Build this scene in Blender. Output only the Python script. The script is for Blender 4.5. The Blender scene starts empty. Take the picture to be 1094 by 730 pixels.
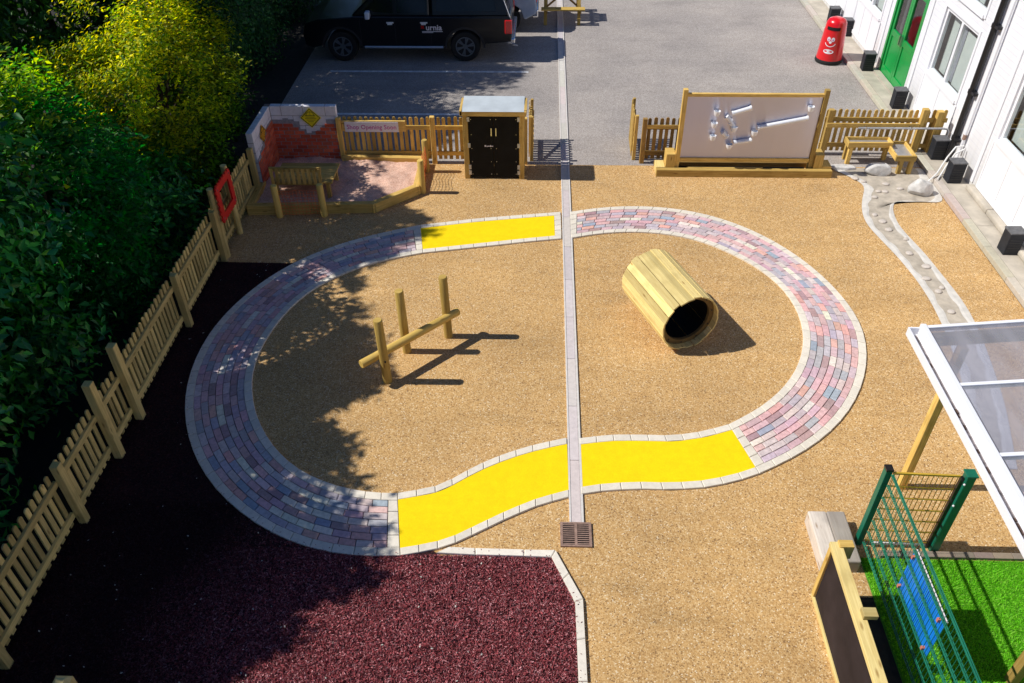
import bpy, bmesh, math, random
import numpy as np
from mathutils import Vector, Matrix, Euler

rnd = random.Random(7)
rng = np.random.default_rng(11)
scene = bpy.context.scene
C = scene.collection
PI = math.pi

# ------------------------------------------------------------------ helpers
class MB:
    """collects faces; build() links them as ONE mesh object"""
    def __init__(s):
        s.v = []; s.f = []; s.uv = []; s.t = []; s.c = []; s.sm = []
    def face(s, pts, uv=None, tint=None, col=(1, 1, 1), smooth=False):
        i = len(s.v)
        s.v += [tuple(p) for p in pts]
        s.f.append(list(range(i, i + len(pts))))
        s.uv += uv if uv else [(p[0], p[1]) for p in pts]
        s.t.append(rnd.random() if tint is None else tint)
        s.c.append(col); s.sm.append(smooth)
    def box(s, lo, hi, M=None, tint=None, col=(1, 1, 1), skip=()):
        tint = rnd.random() if tint is None else tint
        x0, y0, z0 = lo; x1, y1, z1 = hi
        P = [Vector(p) for p in ((x0,y0,z0),(x1,y0,z0),(x1,y1,z0),(x0,y1,z0),(x0,y0,z1),(x1,y0,z1),(x1,y1,z1),(x0,y1,z1))]
        d = (abs(x1-x0), abs(y1-y0), abs(z1-z0)); la = d.index(max(d))
        ou, ov = rnd.random()*9, rnd.random()*9
        for k, (q, n) in enumerate((((0,3,2,1),2),((4,5,6,7),2),((0,1,5,4),1),((2,3,7,6),1),((1,2,6,5),0),((3,0,4,7),0))):
            if k in skip: continue
            ax = [a for a in (0,1,2) if a != n]
            if la in ax: ua = la; va = [a for a in ax if a != la][0]
            else: ua, va = ax
            pts = [P[a] for a in q]
            uv = [(p[ua]+ou, p[va]+ov) for p in pts]
            s.face([M @ p for p in pts] if M else pts, uv, tint, col)
        return s
    def bar(s, a, b, w, h=None, up=(0,0,1), tint=None, col=(1,1,1)):
        a = Vector(a); b = Vector(b); h = w if h is None else h
        d = (b-a); L = d.length; d.normalize(); u = Vector(up)
        if abs(d.dot(u)) > .98: u = Vector((0,1,0))
        x = d.cross(u).normalized(); y = x.cross(d).normalized()
        M = Matrix.Translation(a) @ Matrix((x, y, d)).transposed().to_4x4()
        return s.box((-w/2,-h/2,0),(w/2,h/2,L), M, tint, col)
    def tube(s, pts, rad, n=10, caps=True, tint=None, col=(1,1,1), smooth=True):
        pts = [Vector(p) for p in pts]; tint = rnd.random() if tint is None else tint
        rad = rad if isinstance(rad, (list, tuple)) else [rad]*len(pts)
        rings = []; ref = None; Ls = [0]
        for i, p in enumerate(pts):
            d = (pts[min(i+1,len(pts)-1)] - pts[max(i-1,0)]).normalized()
            if ref is None:
                ref = d.cross(Vector((0,0,1)) if abs(d.z) < .9 else Vector((0,1,0))).normalized()
            else: ref = (ref - d*ref.dot(d)).normalized()
            w = d.cross(ref)
            rings.append([p + (ref*math.cos(2*PI*k/n) + w*math.sin(2*PI*k/n))*rad[i] for k in range(n)])
            if i: Ls.append(Ls[-1] + (pts[i]-pts[i-1]).length)
        o = rnd.random()*9
        for i in range(len(pts)-1):
            for k in range(n):
                k2 = (k+1) % n; r = rad[i]
                s.face([rings[i][k], rings[i][k2], rings[i+1][k2], rings[i+1][k]],
                       [(Ls[i]+o, k/n*6.3*r), (Ls[i]+o, (k+1)/n*6.3*r), (Ls[i+1]+o, (k+1)/n*6.3*r), (Ls[i+1]+o, k/n*6.3*r)], tint, col, smooth)
        if caps:
            s.face(rings[0][::-1], None, min(1, tint+.2), col); s.face(rings[-1], None, min(1, tint+.2), col)
        return s
    def lathe(s, prof, c=(0,0,0), n=32, tint=.5, col=(1,1,1), smooth=True):
        c = Vector(c)
        for (r0,z0),(r1,z1) in zip(prof, prof[1:]):
            for k in range(n):
                a, b = 2*PI*k/n, 2*PI*(k+1)/n
                q = [c+Vector((r0*math.cos(a),r0*math.sin(a),z0)), c+Vector((r0*math.cos(b),r0*math.sin(b),z0)),
                     c+Vector((r1*math.cos(b),r1*math.sin(b),z1)), c+Vector((r1*math.cos(a),r1*math.sin(a),z1))]
                if r0 < 1e-6: q = q[1:]
                elif r1 < 1e-6: q = q[:3]
                s.face(q, None, tint, col, smooth)
        return s
    def prism(s, poly, z0, z1, M=None, tint=None, col=(1,1,1)):
        """poly in xy, extruded in z"""
        tint = rnd.random() if tint is None else tint
        f = (lambda p: M @ Vector(p)) if M else Vector
        s.face([f((x,y,z1)) for x,y in poly], None, tint, col)
        s.face([f((x,y,z0)) for x,y in poly[::-1]], None, tint, col)
        L = 0
        for (a,b),(c,d) in zip(poly, poly[1:]+poly[:1]):
            l = math.hypot(c-a,d-b)
            s.face([f((a,b,z0)), f((c,d,z0)), f((c,d,z1)), f((a,b,z1))], [(L,z0),(L+l,z0),(L+l,z1),(L,z1)], tint, col); L += l
        return s
    def build(s, name, mat, parent=None, bevel=0, weld=False):
        me = bpy.data.meshes.new(name)
        me.from_pydata(s.v, [], s.f)
        uvl = me.uv_layers.new(name='UVMap')
        uvl.data.foreach_set('uv', np.array(s.uv, dtype=np.float32).ravel())
        at = me.attributes.new('tint', 'FLOAT', 'FACE'); at.data.foreach_set('value', np.array(s.t, dtype=np.float32))
        ac = me.attributes.new('col', 'FLOAT_COLOR', 'FACE')
        ac.data.foreach_set('color', np.array([(c[0],c[1],c[2],1) for c in s.c], dtype=np.float32).ravel())
        me.polygons.foreach_set('use_smooth', np.array(s.sm, dtype=bool))
        me.materials.append(mat)
        if weld or bevel or any(s.sm):
            bm = bmesh.new(); bm.from_mesh(me); bmesh.ops.remove_doubles(bm, verts=bm.verts, dist=1e-5)
            bmesh.ops.recalc_face_normals(bm, faces=bm.faces)
            if any(s.sm):
                for e in bm.edges:
                    if len(e.link_faces) == 2 and e.calc_face_angle(0) > .7: e.smooth = False
            bm.to_mesh(me); bm.free()
        o = bpy.data.objects.new(name, me); C.objects.link(o)
        if parent: o.parent = parent
        if bevel:
            b = o.modifiers.new('bevel','BEVEL'); b.width = bevel; b.segments = 2; b.limit_method = 'ANGLE'; b.angle_limit = .6
        return o

def raw(name, verts, faces, cols, mat, parent=None, smooth=False):
    """fast mesh from numpy: verts (n,3), faces (m,k), cols (m,3)"""
    me = bpy.data.meshes.new(name)
    n = len(verts); m, k = faces.shape
    me.vertices.add(n); me.vertices.foreach_set('co', verts.astype(np.float32).ravel())
    me.loops.add(m*k); me.loops.foreach_set('vertex_index', faces.astype(np.int32).ravel())
    me.polygons.add(m); me.polygons.foreach_set('loop_start', np.arange(0, m*k, k, dtype=np.int32))
    me.update(calc_edges=True)
    ac = me.attributes.new('col', 'FLOAT_COLOR', 'FACE')
    ac.data.foreach_set('color', np.concatenate([cols, np.ones((m,1))], 1).astype(np.float32).ravel())
    if smooth: me.polygons.foreach_set('use_smooth', np.ones(m, dtype=bool))
    me.materials.append(mat)
    o = bpy.data.objects.new(name, me); C.objects.link(o)
    if parent: o.parent = parent
    return o

def tag(o, label, cat, group=None, kind=None):
    o['label'] = label; o['category'] = cat
    if group: o['group'] = group
    if kind: o['kind'] = kind
    return o
def thing(name, label, cat, loc=(0,0,0), rz=0, group=None):
    o = bpy.data.objects.new(name, None); C.objects.link(o); o.empty_display_size = .2
    o.location = loc; o.rotation_euler = (0,0,rz)
    return tag(o, label, cat, group)
def struct(o):
    o['kind'] = 'structure'; return o
def dup(root, loc, rz=0, label=None, group=None):
    r = root.copy(); C.objects.link(r); r.location = loc; r.rotation_euler = (0,0,rz)
    if label: r['label'] = label
    if group: r['group'] = group
    for ch in list(root.children):
        c = ch.copy(); C.objects.link(c); c.parent = r
        for gch in list(ch.children):
            d = gch.copy(); C.objects.link(d); d.parent = c
    return r
def text_mesh(name, body, size, mat, parent, M, sx=1, bold=0):
    cu = bpy.data.curves.new(name, 'FONT'); cu.body = body; cu.size = size; cu.align_x = 'CENTER'; cu.align_y = 'CENTER'; cu.offset = bold
    cu.resolution_u = 2
    t = bpy.data.objects.new(name, cu); C.objects.link(t)
    bpy.context.view_layer.update()
    me = bpy.data.meshes.new_from_object(t.evaluated_get(bpy.context.evaluated_depsgraph_get()))
    bpy.data.objects.remove(t); bpy.data.curves.remove(cu)
    me.transform(M @ Matrix.Diagonal((sx,1,1,1))); me.materials.clear(); me.materials.append(mat)
    o = bpy.data.objects.new(name, me); C.objects.link(o); o.parent = parent
    return o

# ------------------------------------------------------------------ materials
def new(name):
    m = bpy.data.materials.new(name); m.use_nodes = True
    nt = m.node_tree; nt.nodes.clear()
    out = nt.nodes.new('ShaderNodeOutputMaterial'); b = nt.nodes.new('ShaderNodeBsdfPrincipled')
    nt.links.new(b.outputs[0], out.inputs[0])
    return m, nt, b, out
def N(nt, t, **k):
    n = nt.nodes.new('ShaderNode'+t)
    for a, v in k.items():
        if a.startswith('i_'):
            key = a[2:]; key = int(key) if key.isdigit() else key.replace('_',' ')
            n.inputs[key].default_value = v
        else: setattr(n, a, v)
    return n
def ramp(nt, stops, interp='LINEAR'):
    n = nt.nodes.new('ShaderNodeValToRGB'); cr = n.color_ramp; cr.interpolation = interp
    while len(cr.elements) < len(stops): cr.elements.new(.5)
    for e, (p, c) in zip(cr.elements, stops): e.position = p; e.color = (*c, 1)
    return n
def plain(name, col, rough=.6, metal=0, var=.12, scale=6, spec=.5, bump=0, coat=0):
    m, nt, b, out = new(name)
    tc = N(nt,'TexCoord'); nz = N(nt,'TexNoise', i_Scale=scale, i_Detail=5.0, i_Roughness=.6)
    nt.links.new(tc.outputs['Object'], nz.inputs['Vector'])
    r = ramp(nt, [(.3, tuple(c*(1-var) for c in col)), (.7, tuple(min(1,c*(1+var)) for c in col))])
    nt.links.new(nz.outputs[0], r.inputs[0]); nt.links.new(r.outputs[0], b.inputs['Base Color'])
    b.inputs['Roughness'].default_value = rough; b.inputs['Metallic'].default_value = metal
    b.inputs['Specular IOR Level'].default_value = spec; b.inputs['Coat Weight'].default_value = coat
    if bump:
        bp = N(nt,'Bump', i_Strength=bump, i_Distance=.01); nt.links.new(nz.outputs[0], bp.inputs['Height']); nt.links.new(bp.outputs[0], b.inputs['Normal'])
    return m
def wood(name, dark, light, rough=.72, weather=0.0):
    m, nt, b, out = new(name)
    uv = N(nt,'UVMap'); mp = N(nt,'Mapping'); mp.inputs['Scale'].default_value = (2.2, 34, 1)
    at = N(nt,'Attribute', attribute_name='tint')
    nt.links.new(uv.outputs[0], mp.inputs[0])
    n1 = N(nt,'TexNoise', i_Scale=1.0, i_Detail=5.0, i_Roughness=.6, i_Distortion=.6); nt.links.new(mp.outputs[0], n1.inputs['Vector'])
    r = ramp(nt, [(.28, dark), (.5, tuple((a+c)/2 for a, c in zip(dark, light))), (.72, light)])
    nt.links.new(n1.outputs[0], r.inputs[0])
    mp2 = N(nt,'Mapping'); mp2.inputs['Scale'].default_value = (2.6, 9, 1); nt.links.new(uv.outputs[0], mp2.inputs[0])
    kn = N(nt,'TexVoronoi', i_Scale=1.0); nt.links.new(mp2.outputs[0], kn.inputs['Vector'])
    kr = ramp(nt, [(.06, (.45,.33,.22)), (.16, (1,1,1))]); nt.links.new(kn.outputs['Distance'], kr.inputs[0])
    mk = N(nt,'Mix', data_type='RGBA', blend_type='MULTIPLY', i_0=.8); nt.links.new(r.outputs[0], mk.inputs[6]); nt.links.new(kr.outputs[0], mk.inputs[7])
    tr = ramp(nt, [(0,(.58,.57,.53)),(.5,(.95,.94,.9)),(1,(1.26,1.23,1.16))]); nt.links.new(at.outputs['Fac'], tr.inputs[0])
    mt = N(nt,'Mix', data_type='RGBA', blend_type='MULTIPLY', i_0=1.0); nt.links.new(mk.outputs[2], mt.inputs[6]); nt.links.new(tr.outputs[0], mt.inputs[7])
    # soft green/grey blotches of treated timber
    tc = N(nt,'TexCoord'); n2 = N(nt,'TexNoise', i_Scale=3.0, i_Detail=4.0); nt.links.new(tc.outputs['Object'], n2.inputs['Vector'])
    wr = ramp(nt, [(.5,(0,0,0)),(.75,(1,1,1))]); nt.links.new(n2.outputs[0], wr.inputs[0])
    mw = N(nt,'Mix', data_type='RGBA', i_B=(0,0,0,1)); mw.inputs[7].default_value = (*[c*.62+.03*weather for c in dark], 1)
    ml = N(nt,'Math', operation='MULTIPLY', i_1=.45+weather*.4); nt.links.new(wr.outputs[0], ml.inputs[0]); nt.links.new(ml.outputs[0], mw.inputs[0])
    nt.links.new(mt.outputs[2], mw.inputs[6]); nt.links.new(mw.outputs[2], b.inputs['Base Color'])
    bp = N(nt,'Bump', i_Strength=.25, i_Distance=.004); nt.links.new(n1.outputs[0], bp.inputs['Height']); nt.links.new(bp.outputs[0], b.inputs['Normal'])
    b.inputs['Roughness'].default_value = rough; b.inputs['Specular IOR Level'].default_value = .3
    return m
def grains(name, stops, scale, big, bump=.5, rough=.85, bigscale=.6, wear=.17):
    """aggregate: random-coloured cells, large soft tone drift"""
    m, nt, b, out = new(name)
    tc = N(nt,'TexCoord')
    v = N(nt,'TexVoronoi', i_Scale=scale); nt.links.new(tc.outputs['Object'], v.inputs['Vector'])
    sp = N(nt,'SeparateColor'); nt.links.new(v.outputs['Color'], sp.inputs[0])
    r = ramp(nt, stops, 'CONSTANT'); nt.links.new(sp.outputs[0], r.inputs[0])
    n1 = N(nt,'TexNoise', i_Scale=bigscale, i_Detail=7.0, i_Roughness=.62); nt.links.new(tc.outputs['Object'], n1.inputs['Vector'])
    r2 = ramp(nt, [(.3, big[0]), (.7, big[1])]); nt.links.new(n1.outputs[0], r2.inputs[0])
    mx = N(nt,'Mix', data_type='RGBA', blend_type='MULTIPLY', i_0=1.0); nt.links.new(r.outputs[0], mx.inputs[6]); nt.links.new(r2.outputs[0], mx.inputs[7])
    n3 = N(nt,'TexNoise', i_Scale=9.0, i_Detail=6.0, i_Roughness=.7); nt.links.new(tc.outputs['Object'], n3.inputs['Vector'])
    r3 = ramp(nt, [(.3,(.93,.93,.93)),(.7,(1.06,1.06,1.06))]); nt.links.new(n3.outputs[0], r3.inputs[0])
    mx2 = N(nt,'Mix', data_type='RGBA', blend_type='MULTIPLY', i_0=1.0); nt.links.new(mx.outputs[2], mx2.inputs[6]); nt.links.new(r3.outputs[0], mx2.inputs[7])
    mp = N(nt,'Mapping'); mp.inputs['Scale'].default_value = (.35,1.5,1); mp.inputs['Rotation'].default_value = (0,0,.9); nt.links.new(tc.outputs['Object'], mp.inputs[0])
    n4 = N(nt,'TexNoise', i_Scale=1.1, i_Detail=9.0, i_Roughness=.72, i_Distortion=.8); nt.links.new(mp.outputs[0], n4.inputs['Vector'])
    r4 = ramp(nt, [(.30,(1-wear,)*3),(.48,(1,1,1)),(.56,(1,1,1)),(.74,(1+wear,)*3)]); nt.links.new(n4.outputs[0], r4.inputs[0])
    mx3 = N(nt,'Mix', data_type='RGBA', blend_type='MULTIPLY', i_0=1.0); nt.links.new(mx2.outputs[2], mx3.inputs[6]); nt.links.new(r4.outputs[0], mx3.inputs[7]); mx2 = mx3
    nt.links.new(mx2.outputs[2], b.inputs['Base Color'])
    bp = N(nt,'Bump', i_Strength=bump, i_Distance=.006, invert=True); nt.links.new(v.outputs['Distance'], bp.inputs['Height']); nt.links.new(bp.outputs[0], b.inputs['Normal'])
    b.inputs['Roughness'].default_value = rough; b.inputs['Specular IOR Level'].default_value = .25
    return m
def colattr(name, rough=.8, mul=1.0, noise=.18, nscale=14, bump=.25, spec=.3):
    """per-face colour attribute broken up by noise"""
    m, nt, b, out = new(name)
    at = N(nt,'Attribute', attribute_name='col'); tc = N(nt,'TexCoord')
    n1 = N(nt,'TexNoise', i_Scale=nscale, i_Detail=6.0, i_Roughness=.65); nt.links.new(tc.outputs['Object'], n1.inputs['Vector'])
    r = ramp(nt, [(.3,(1-noise,)*3),(.7,(1+noise,)*3)]); nt.links.new(n1.outputs[0], r.inputs[0])
    mx = N(nt,'Mix', data_type='RGBA', blend_type='MULTIPLY', i_0=1.0); nt.links.new(at.outputs['Color'], mx.inputs[6]); nt.links.new(r.outputs[0], mx.inputs[7])
    nt.links.new(mx.outputs[2], b.inputs['Base Color'])
    if bump:
        bp = N(nt,'Bump', i_Strength=bump, i_Distance=.006); nt.links.new(n1.outputs[0], bp.inputs['Height']); nt.links.new(bp.outputs[0], b.inputs['Normal'])
    b.inputs['Roughness'].default_value = rough; b.inputs['Specular IOR Level'].default_value = spec
    return m
def leafmat(name, trans=.35, rough=.5):
    m, nt, b, out = new(name)
    at = N(nt,'Attribute', attribute_name='col'); nt.links.new(at.outputs['Color'], b.inputs['Base Color'])
    b.inputs['Roughness'].default_value = rough; b.inputs['Specular IOR Level'].default_value = .3
    tr = N(nt,'BsdfTranslucent'); hs = N(nt,'HueSaturation', i_Hue=.485, i_Saturation=1.15, i_Value=1.8); nt.links.new(at.outputs['Color'], hs.inputs['Color']); nt.links.new(hs.outputs[0], tr.inputs[0])
    mx = N(nt,'MixShader', i_0=trans); nt.links.new(b.outputs[0], mx.inputs[1]); nt.links.new(tr.outputs[0], mx.inputs[2]); nt.links.new(mx.outputs[0], out.inputs[0])
    return m

M = {}
M['tan'] = grains('resin_gravel', [(0,(.59,.36,.14)),(.36,(.66,.43,.19)),(.56,(.46,.265,.10)),(.72,(.72,.51,.26)),(.82,(.53,.315,.12)),(.90,(.29,.165,.07)),(.965,(.82,.66,.43))], 78, ((.84,.84,.86),(1.05,1.04,1.02)), .35)
M['asphalt'] = grains('asphalt', [(0,(.345,.31,.285)),(.3,(.405,.37,.345)),(.6,(.28,.253,.23)),(.85,(.465,.43,.40))], 75, ((.80,.80,.82),(1.14,1.12,1.1)), .25, .9, .45)
M['soil'] = plain('dark_soil', (.020,.017,.013), .95, var=.4, scale=9, bump=.6)
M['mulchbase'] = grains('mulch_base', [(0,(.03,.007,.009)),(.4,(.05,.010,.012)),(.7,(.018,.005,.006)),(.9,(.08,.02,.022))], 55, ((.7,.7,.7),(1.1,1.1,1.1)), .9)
M['chips'] = colattr('rubber_chips', .85, noise=.15, nscale=30)
M['paver'] = colattr('block_pavers', .82, noise=.20, nscale=22, bump=.3)
M['joint'] = plain('paver_joint', (.10,.075,.065), .95, var=.3, scale=30)
M['kerb'] = colattr('kerb_stone', .85, noise=.10, nscale=16)
M['yellow'] = grains('yellow_rubber', [(0,(.95,.68,.0)),(.4,(.93,.65,.0)),(.7,(.97,.70,.002))], 110, ((.97,.97,.97),(1.01,1.01,1.01)), .15, .85, 1.2, .05)
M['concrete'] = plain('pale_concrete', (.50,.455,.41), .9, var=.16, scale=5, bump=.25)
M['slab'] = plain('path_concrete', (.47,.42,.345), .9, var=.2, scale=3.0, bump=.3)
M['channel'] = plain('channel_concrete', (.50,.46,.43), .85, var=.16, scale=4.0, bump=.2)
M['rim'] = plain('rill_rim', (.60,.57,.52), .9, var=.14, scale=7, bump=.3)
M['bed'] = plain('rill_bed', (.44,.385,.31), .9, var=.28, scale=5, bump=.4)
M['iron'] = plain('cast_iron', (.30,.19,.145), .7, var=.3, scale=25)
M['pit'] = plain('dark_void', (.008,.007,.007), .9)
M['line'] = plain('worn_white_line', (.80,.80,.80), .85, var=.3, scale=9)
M['wood'] = wood('treated_timber', (.46,.285,.062), (.78,.54,.175))
M['woodpale'] = wood('fresh_pine', (.60,.45,.165), (.80,.66,.30))
M['woodbrown'] = wood('brown_treated_timber', (.24,.14,.04), (.42,.26,.08), weather=.3)
M['wooddull'] = wood('dull_fence_timber', (.60,.44,.14), (.88,.68,.29), weather=.2)
M['pole'] = wood('round_pole_timber', (.55,.36,.075), (.80,.56,.17))
M['sleeper'] = wood('weathered_sleeper', (.46,.40,.35), (.66,.60,.55), weather=.6)
M['ply'] = plain('brown_ply', (.16,.10,.03), .7, var=.25, scale=8)
M['blackboard'] = plain('blackboard_paint', (.030,.022,.024), .7, var=.3, scale=3, spec=.15)
M['blackhdpe'] = plain('black_board', (.010,.010,.010), .6, var=.3, scale=4, spec=.12)
M['boxplastic'] = plain('black_box_plastic', (.022,.024,.030), .6, var=.25, scale=8, spec=.25)
M['boxlid'] = plain('dusty_box_lid', (.11,.11,.115), .8, var=.35, scale=18)
M['rubber'] = plain('tyre_rubber', (.012,.012,.012), .85)
M['white'] = plain('white_upvc', (.86,.86,.89), .4, var=.03, scale=2)
M['pipeblack'] = plain('black_pipe', (.012,.012,.014), .35)
M['whitehose'] = plain('white_hose', (.75,.74,.72), .5)
M['green'] = plain('green_paint', (.005,.30,.055), .35, var=.12, scale=2, coat=.2)
M['meshgreen'] = plain('green_powder_coat', (.015,.19,.115), .45, var=.15)
M['postgreen'] = plain('green_post_coat', (.004,.145,.085), .4, var=.15)
M['meshyellow'] = plain('yellow_wire', (.55,.36,.04), .5, var=.15)
M['blue'] = plain('blue_plastic', (.012,.24,.80), .4, var=.1)
M['tie'] = plain('red_ties', (.62,.20,.13), .5)
M['red'] = plain('glossy_red', (.72,.006,.012), .28, var=.05, scale=3, coat=.4)
M['redframe'] = plain('red_frame_plastic', (.70,.02,.018), .35, var=.1)
M['steel'] = plain('bare_steel', (.55,.55,.56), .35, metal=1, var=.1)
M['tray'] = plain('zinc_tray', (.50,.51,.53), .45, metal=.6, var=.2)
M['acrylic'] = plain('pale_acrylic', (.82,.84,.88), .12, var=.05, coat=.6)
M['roofsheet'] = plain('felt_roof_pale', (.50,.55,.58), .7, var=.12, scale=3)
M['signwhite'] = plain('sign_white', (.80,.76,.80), .4, var=.03)
M['pink'] = plain('sign_pink', (.55,.08,.35), .5)
M['signyellow'] = plain('sign_yellow', (.85,.68,.02), .4, var=.05)
M['signorange'] = plain('sign_amber', (.90,.42,.02), .4, var=.05)
M['black'] = plain('black_print', (.015,.015,.015), .5)
M['net'] = plain('orange_net', (.80,.17,.045), .6, var=.15)
M['block'] = plain('white_block', (.76,.74,.78), .85, var=.10, scale=9, bump=.3)
M['brick'] = colattr('red_brick', .85, noise=.22, nscale=30)
M['mortar'] = plain('mortar', (.22,.17,.16), .95)
M['greymortar'] = plain('grey_mortar', (.30,.29,.31), .95, var=.3, scale=14, bump=.5)
M['sand'] = grains('red_sand', [(0,(.70,.43,.32)),(.35,(.80,.54,.42)),(.7,(.58,.35,.26)),(.92,(.88,.65,.53))], 85, ((.78,.78,.8),(1.1,1.08,1.06)), .5, .95, 2.0)
M['rock'] = plain('pale_rock', (.60,.58,.55), .85, var=.28, scale=7, bump=.6)
M['pebble'] = plain('pebble', (.56,.50,.44), .7, var=.22, scale=6)
M['paintblack'] = plain('black_car_paint', (.005,.006,.008), .3, var=.1, spec=.3, coat=.25)
M['paintblue'] = plain('blue_grey_car_paint', (.34,.42,.55), .25, var=.08, coat=1)
M['trim'] = plain('dark_trim', (.02,.02,.022), .6)
M['chrome'] = plain('chrome', (.75,.76,.78), .15, metal=1, var=.05)
M['alloy'] = plain('dark_alloy', (.14,.165,.19), .4, metal=.4)
M['taillight'] = plain('tail_light', (.75,.012,.012), .15, coat=.6)
M['carglass'] = plain('tinted_glass', (.006,.008,.011), .08, var=.05, spec=.35)
M['blind'] = plain('pale_blind', (.62,.66,.62), .8, var=.06, scale=3)
M['curtain'] = plain('grey_curtain', (.30,.31,.36), .8, var=.1)
M['room'] = plain('dim_room', (.10,.10,.11), .9)
M['bark'] = plain('tree_bark', (.06,.042,.028), .95, var=.4, scale=12, bump=.8)
M['laurel'] = leafmat('laurel_leaf', .25, .38)
M['golden'] = leafmat('golden_leaf', .6, .5)
M['fineleaf'] = leafmat('fine_leaf', .25, .6)
M['turf'] = leafmat('turf_blade', .3, .6)
M['turfbase'] = plain('turf_base', (.08,.27,.01), .95, var=.3, scale=20)
M['litter'] = plain('pale_litter', (.55,.52,.46), .8)
M['dirt'] = plain('gutter_dirt', (.10,.06,.045), .95, var=.5, scale=25, bump=.6)
def glassmat(name, tint, mirror=.14):
    m, nt, b, out = new(name)
    g = N(nt,'BsdfGlossy', i_Roughness=.02); t = N(nt,'BsdfTransparent'); t.inputs[0].default_value = (*tint,1)
    fr = N(nt,'Fresnel', i_IOR=1.5); ad = N(nt,'Math', operation='ADD', i_1=mirror); nt.links.new(fr.outputs[0], ad.inputs[0])
    ge = N(nt,'NewGeometry'); iv = N(nt,'Math', operation='SUBTRACT', i_0=1.0); nt.links.new(ge.outputs['Backfacing'], iv.inputs[1]); am = N(nt,'Math', operation='MULTIPLY'); nt.links.new(ad.outputs[0], am.inputs[0]); nt.links.new(iv.outputs[0], am.inputs[1]); ad = am
    mx = N(nt,'MixShader'); nt.links.new(ad.outputs[0], mx.inputs[0]); nt.links.new(t.outputs[0], mx.inputs[1]); nt.links.new(g.outputs[0], mx.inputs[2]); nt.links.new(mx.outputs[0], out.inputs[0])
    return m
M['glass'] = glassmat('window_glass', (.86,.9,.9), .12)
def polymat():
    m, nt, b, out = new('twinwall_sheet')
    t = N(nt,'BsdfTransparent'); t.inputs[0].default_value = (.70,.72,.80,1)
    tc = N(nt,'TexCoord'); mp = N(nt,'Mapping'); mp.inputs['Scale'].default_value = (2.0,.5,1); nt.links.new(tc.outputs['Object'], mp.inputs[0])
    nz = N(nt,'TexNoise', i_Scale=1.6, i_Detail=2.0); nt.links.new(mp.outputs[0], nz.inputs['Vector'])
    r = ramp(nt, [(.3,(.46,.46,.52)),(.7,(.66,.65,.70))]); nt.links.new(nz.outputs[0], r.inputs[0])
    nt.links.new(r.outputs[0], b.inputs['Base Color']); b.inputs['Roughness'].default_value = .18
    wv = N(nt,'TexWave', wave_type='BANDS', bands_direction='Y', i_Scale=22.0); nt.links.new(tc.outputs['Object'], wv.inputs['Vector'])
    bp = N(nt,'Bump', i_Strength=.3, i_Distance=.004); nt.links.new(wv.outputs[0], bp.inputs['Height']); nt.links.new(bp.outputs[0], b.inputs['Normal'])
    fm = N(nt,'MapRange', i_1=.3, i_2=.7, i_3=.24, i_4=.40); nt.links.new(nz.outputs[0], fm.inputs[0])
    mx = N(nt,'MixShader'); nt.links.new(fm.outputs[0], mx.inputs[0]); nt.links.new(t.outputs[0], mx.inputs[1]); nt.links.new(b.outputs[0], mx.inputs[2]); nt.links.new(mx.outputs[0], out.inputs[0])
    return m
M['poly'] = polymat()
def brushed():
    m, nt, b, out = new('brushed_steel_sheet')
    b.inputs['Metallic'].default_value = 1; b.inputs['Base Color'].default_value = (.80,.78,.88,1)
    b.inputs['Roughness'].default_value = .42; b.inputs['Anisotropic'].default_value = .96; b.inputs['Anisotropic Rotation'].default_value = .25
    tg = N(nt,'Tangent', direction_type='UV_MAP'); nt.links.new(tg.outputs[0], b.inputs['Tangent'])
    tc = N(nt,'TexCoord'); mp = N(nt,'Mapping'); mp.inputs['Scale'].default_value = (2.0,1,.25); nt.links.new(tc.outputs['Object'], mp.inputs[0])
    nz = N(nt,'TexNoise', i_Scale=1.6, i_Detail=3.0); nt.links.new(mp.outputs[0], nz.inputs['Vector'])
    bp = N(nt,'Bump', i_Strength=.12, i_Distance=.05); nt.links.new(nz.outputs[0], bp.inputs['Height']); nt.links.new(bp.outputs[0], b.inputs['Normal'])
    return m
M['brushed'] = brushed()
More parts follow.
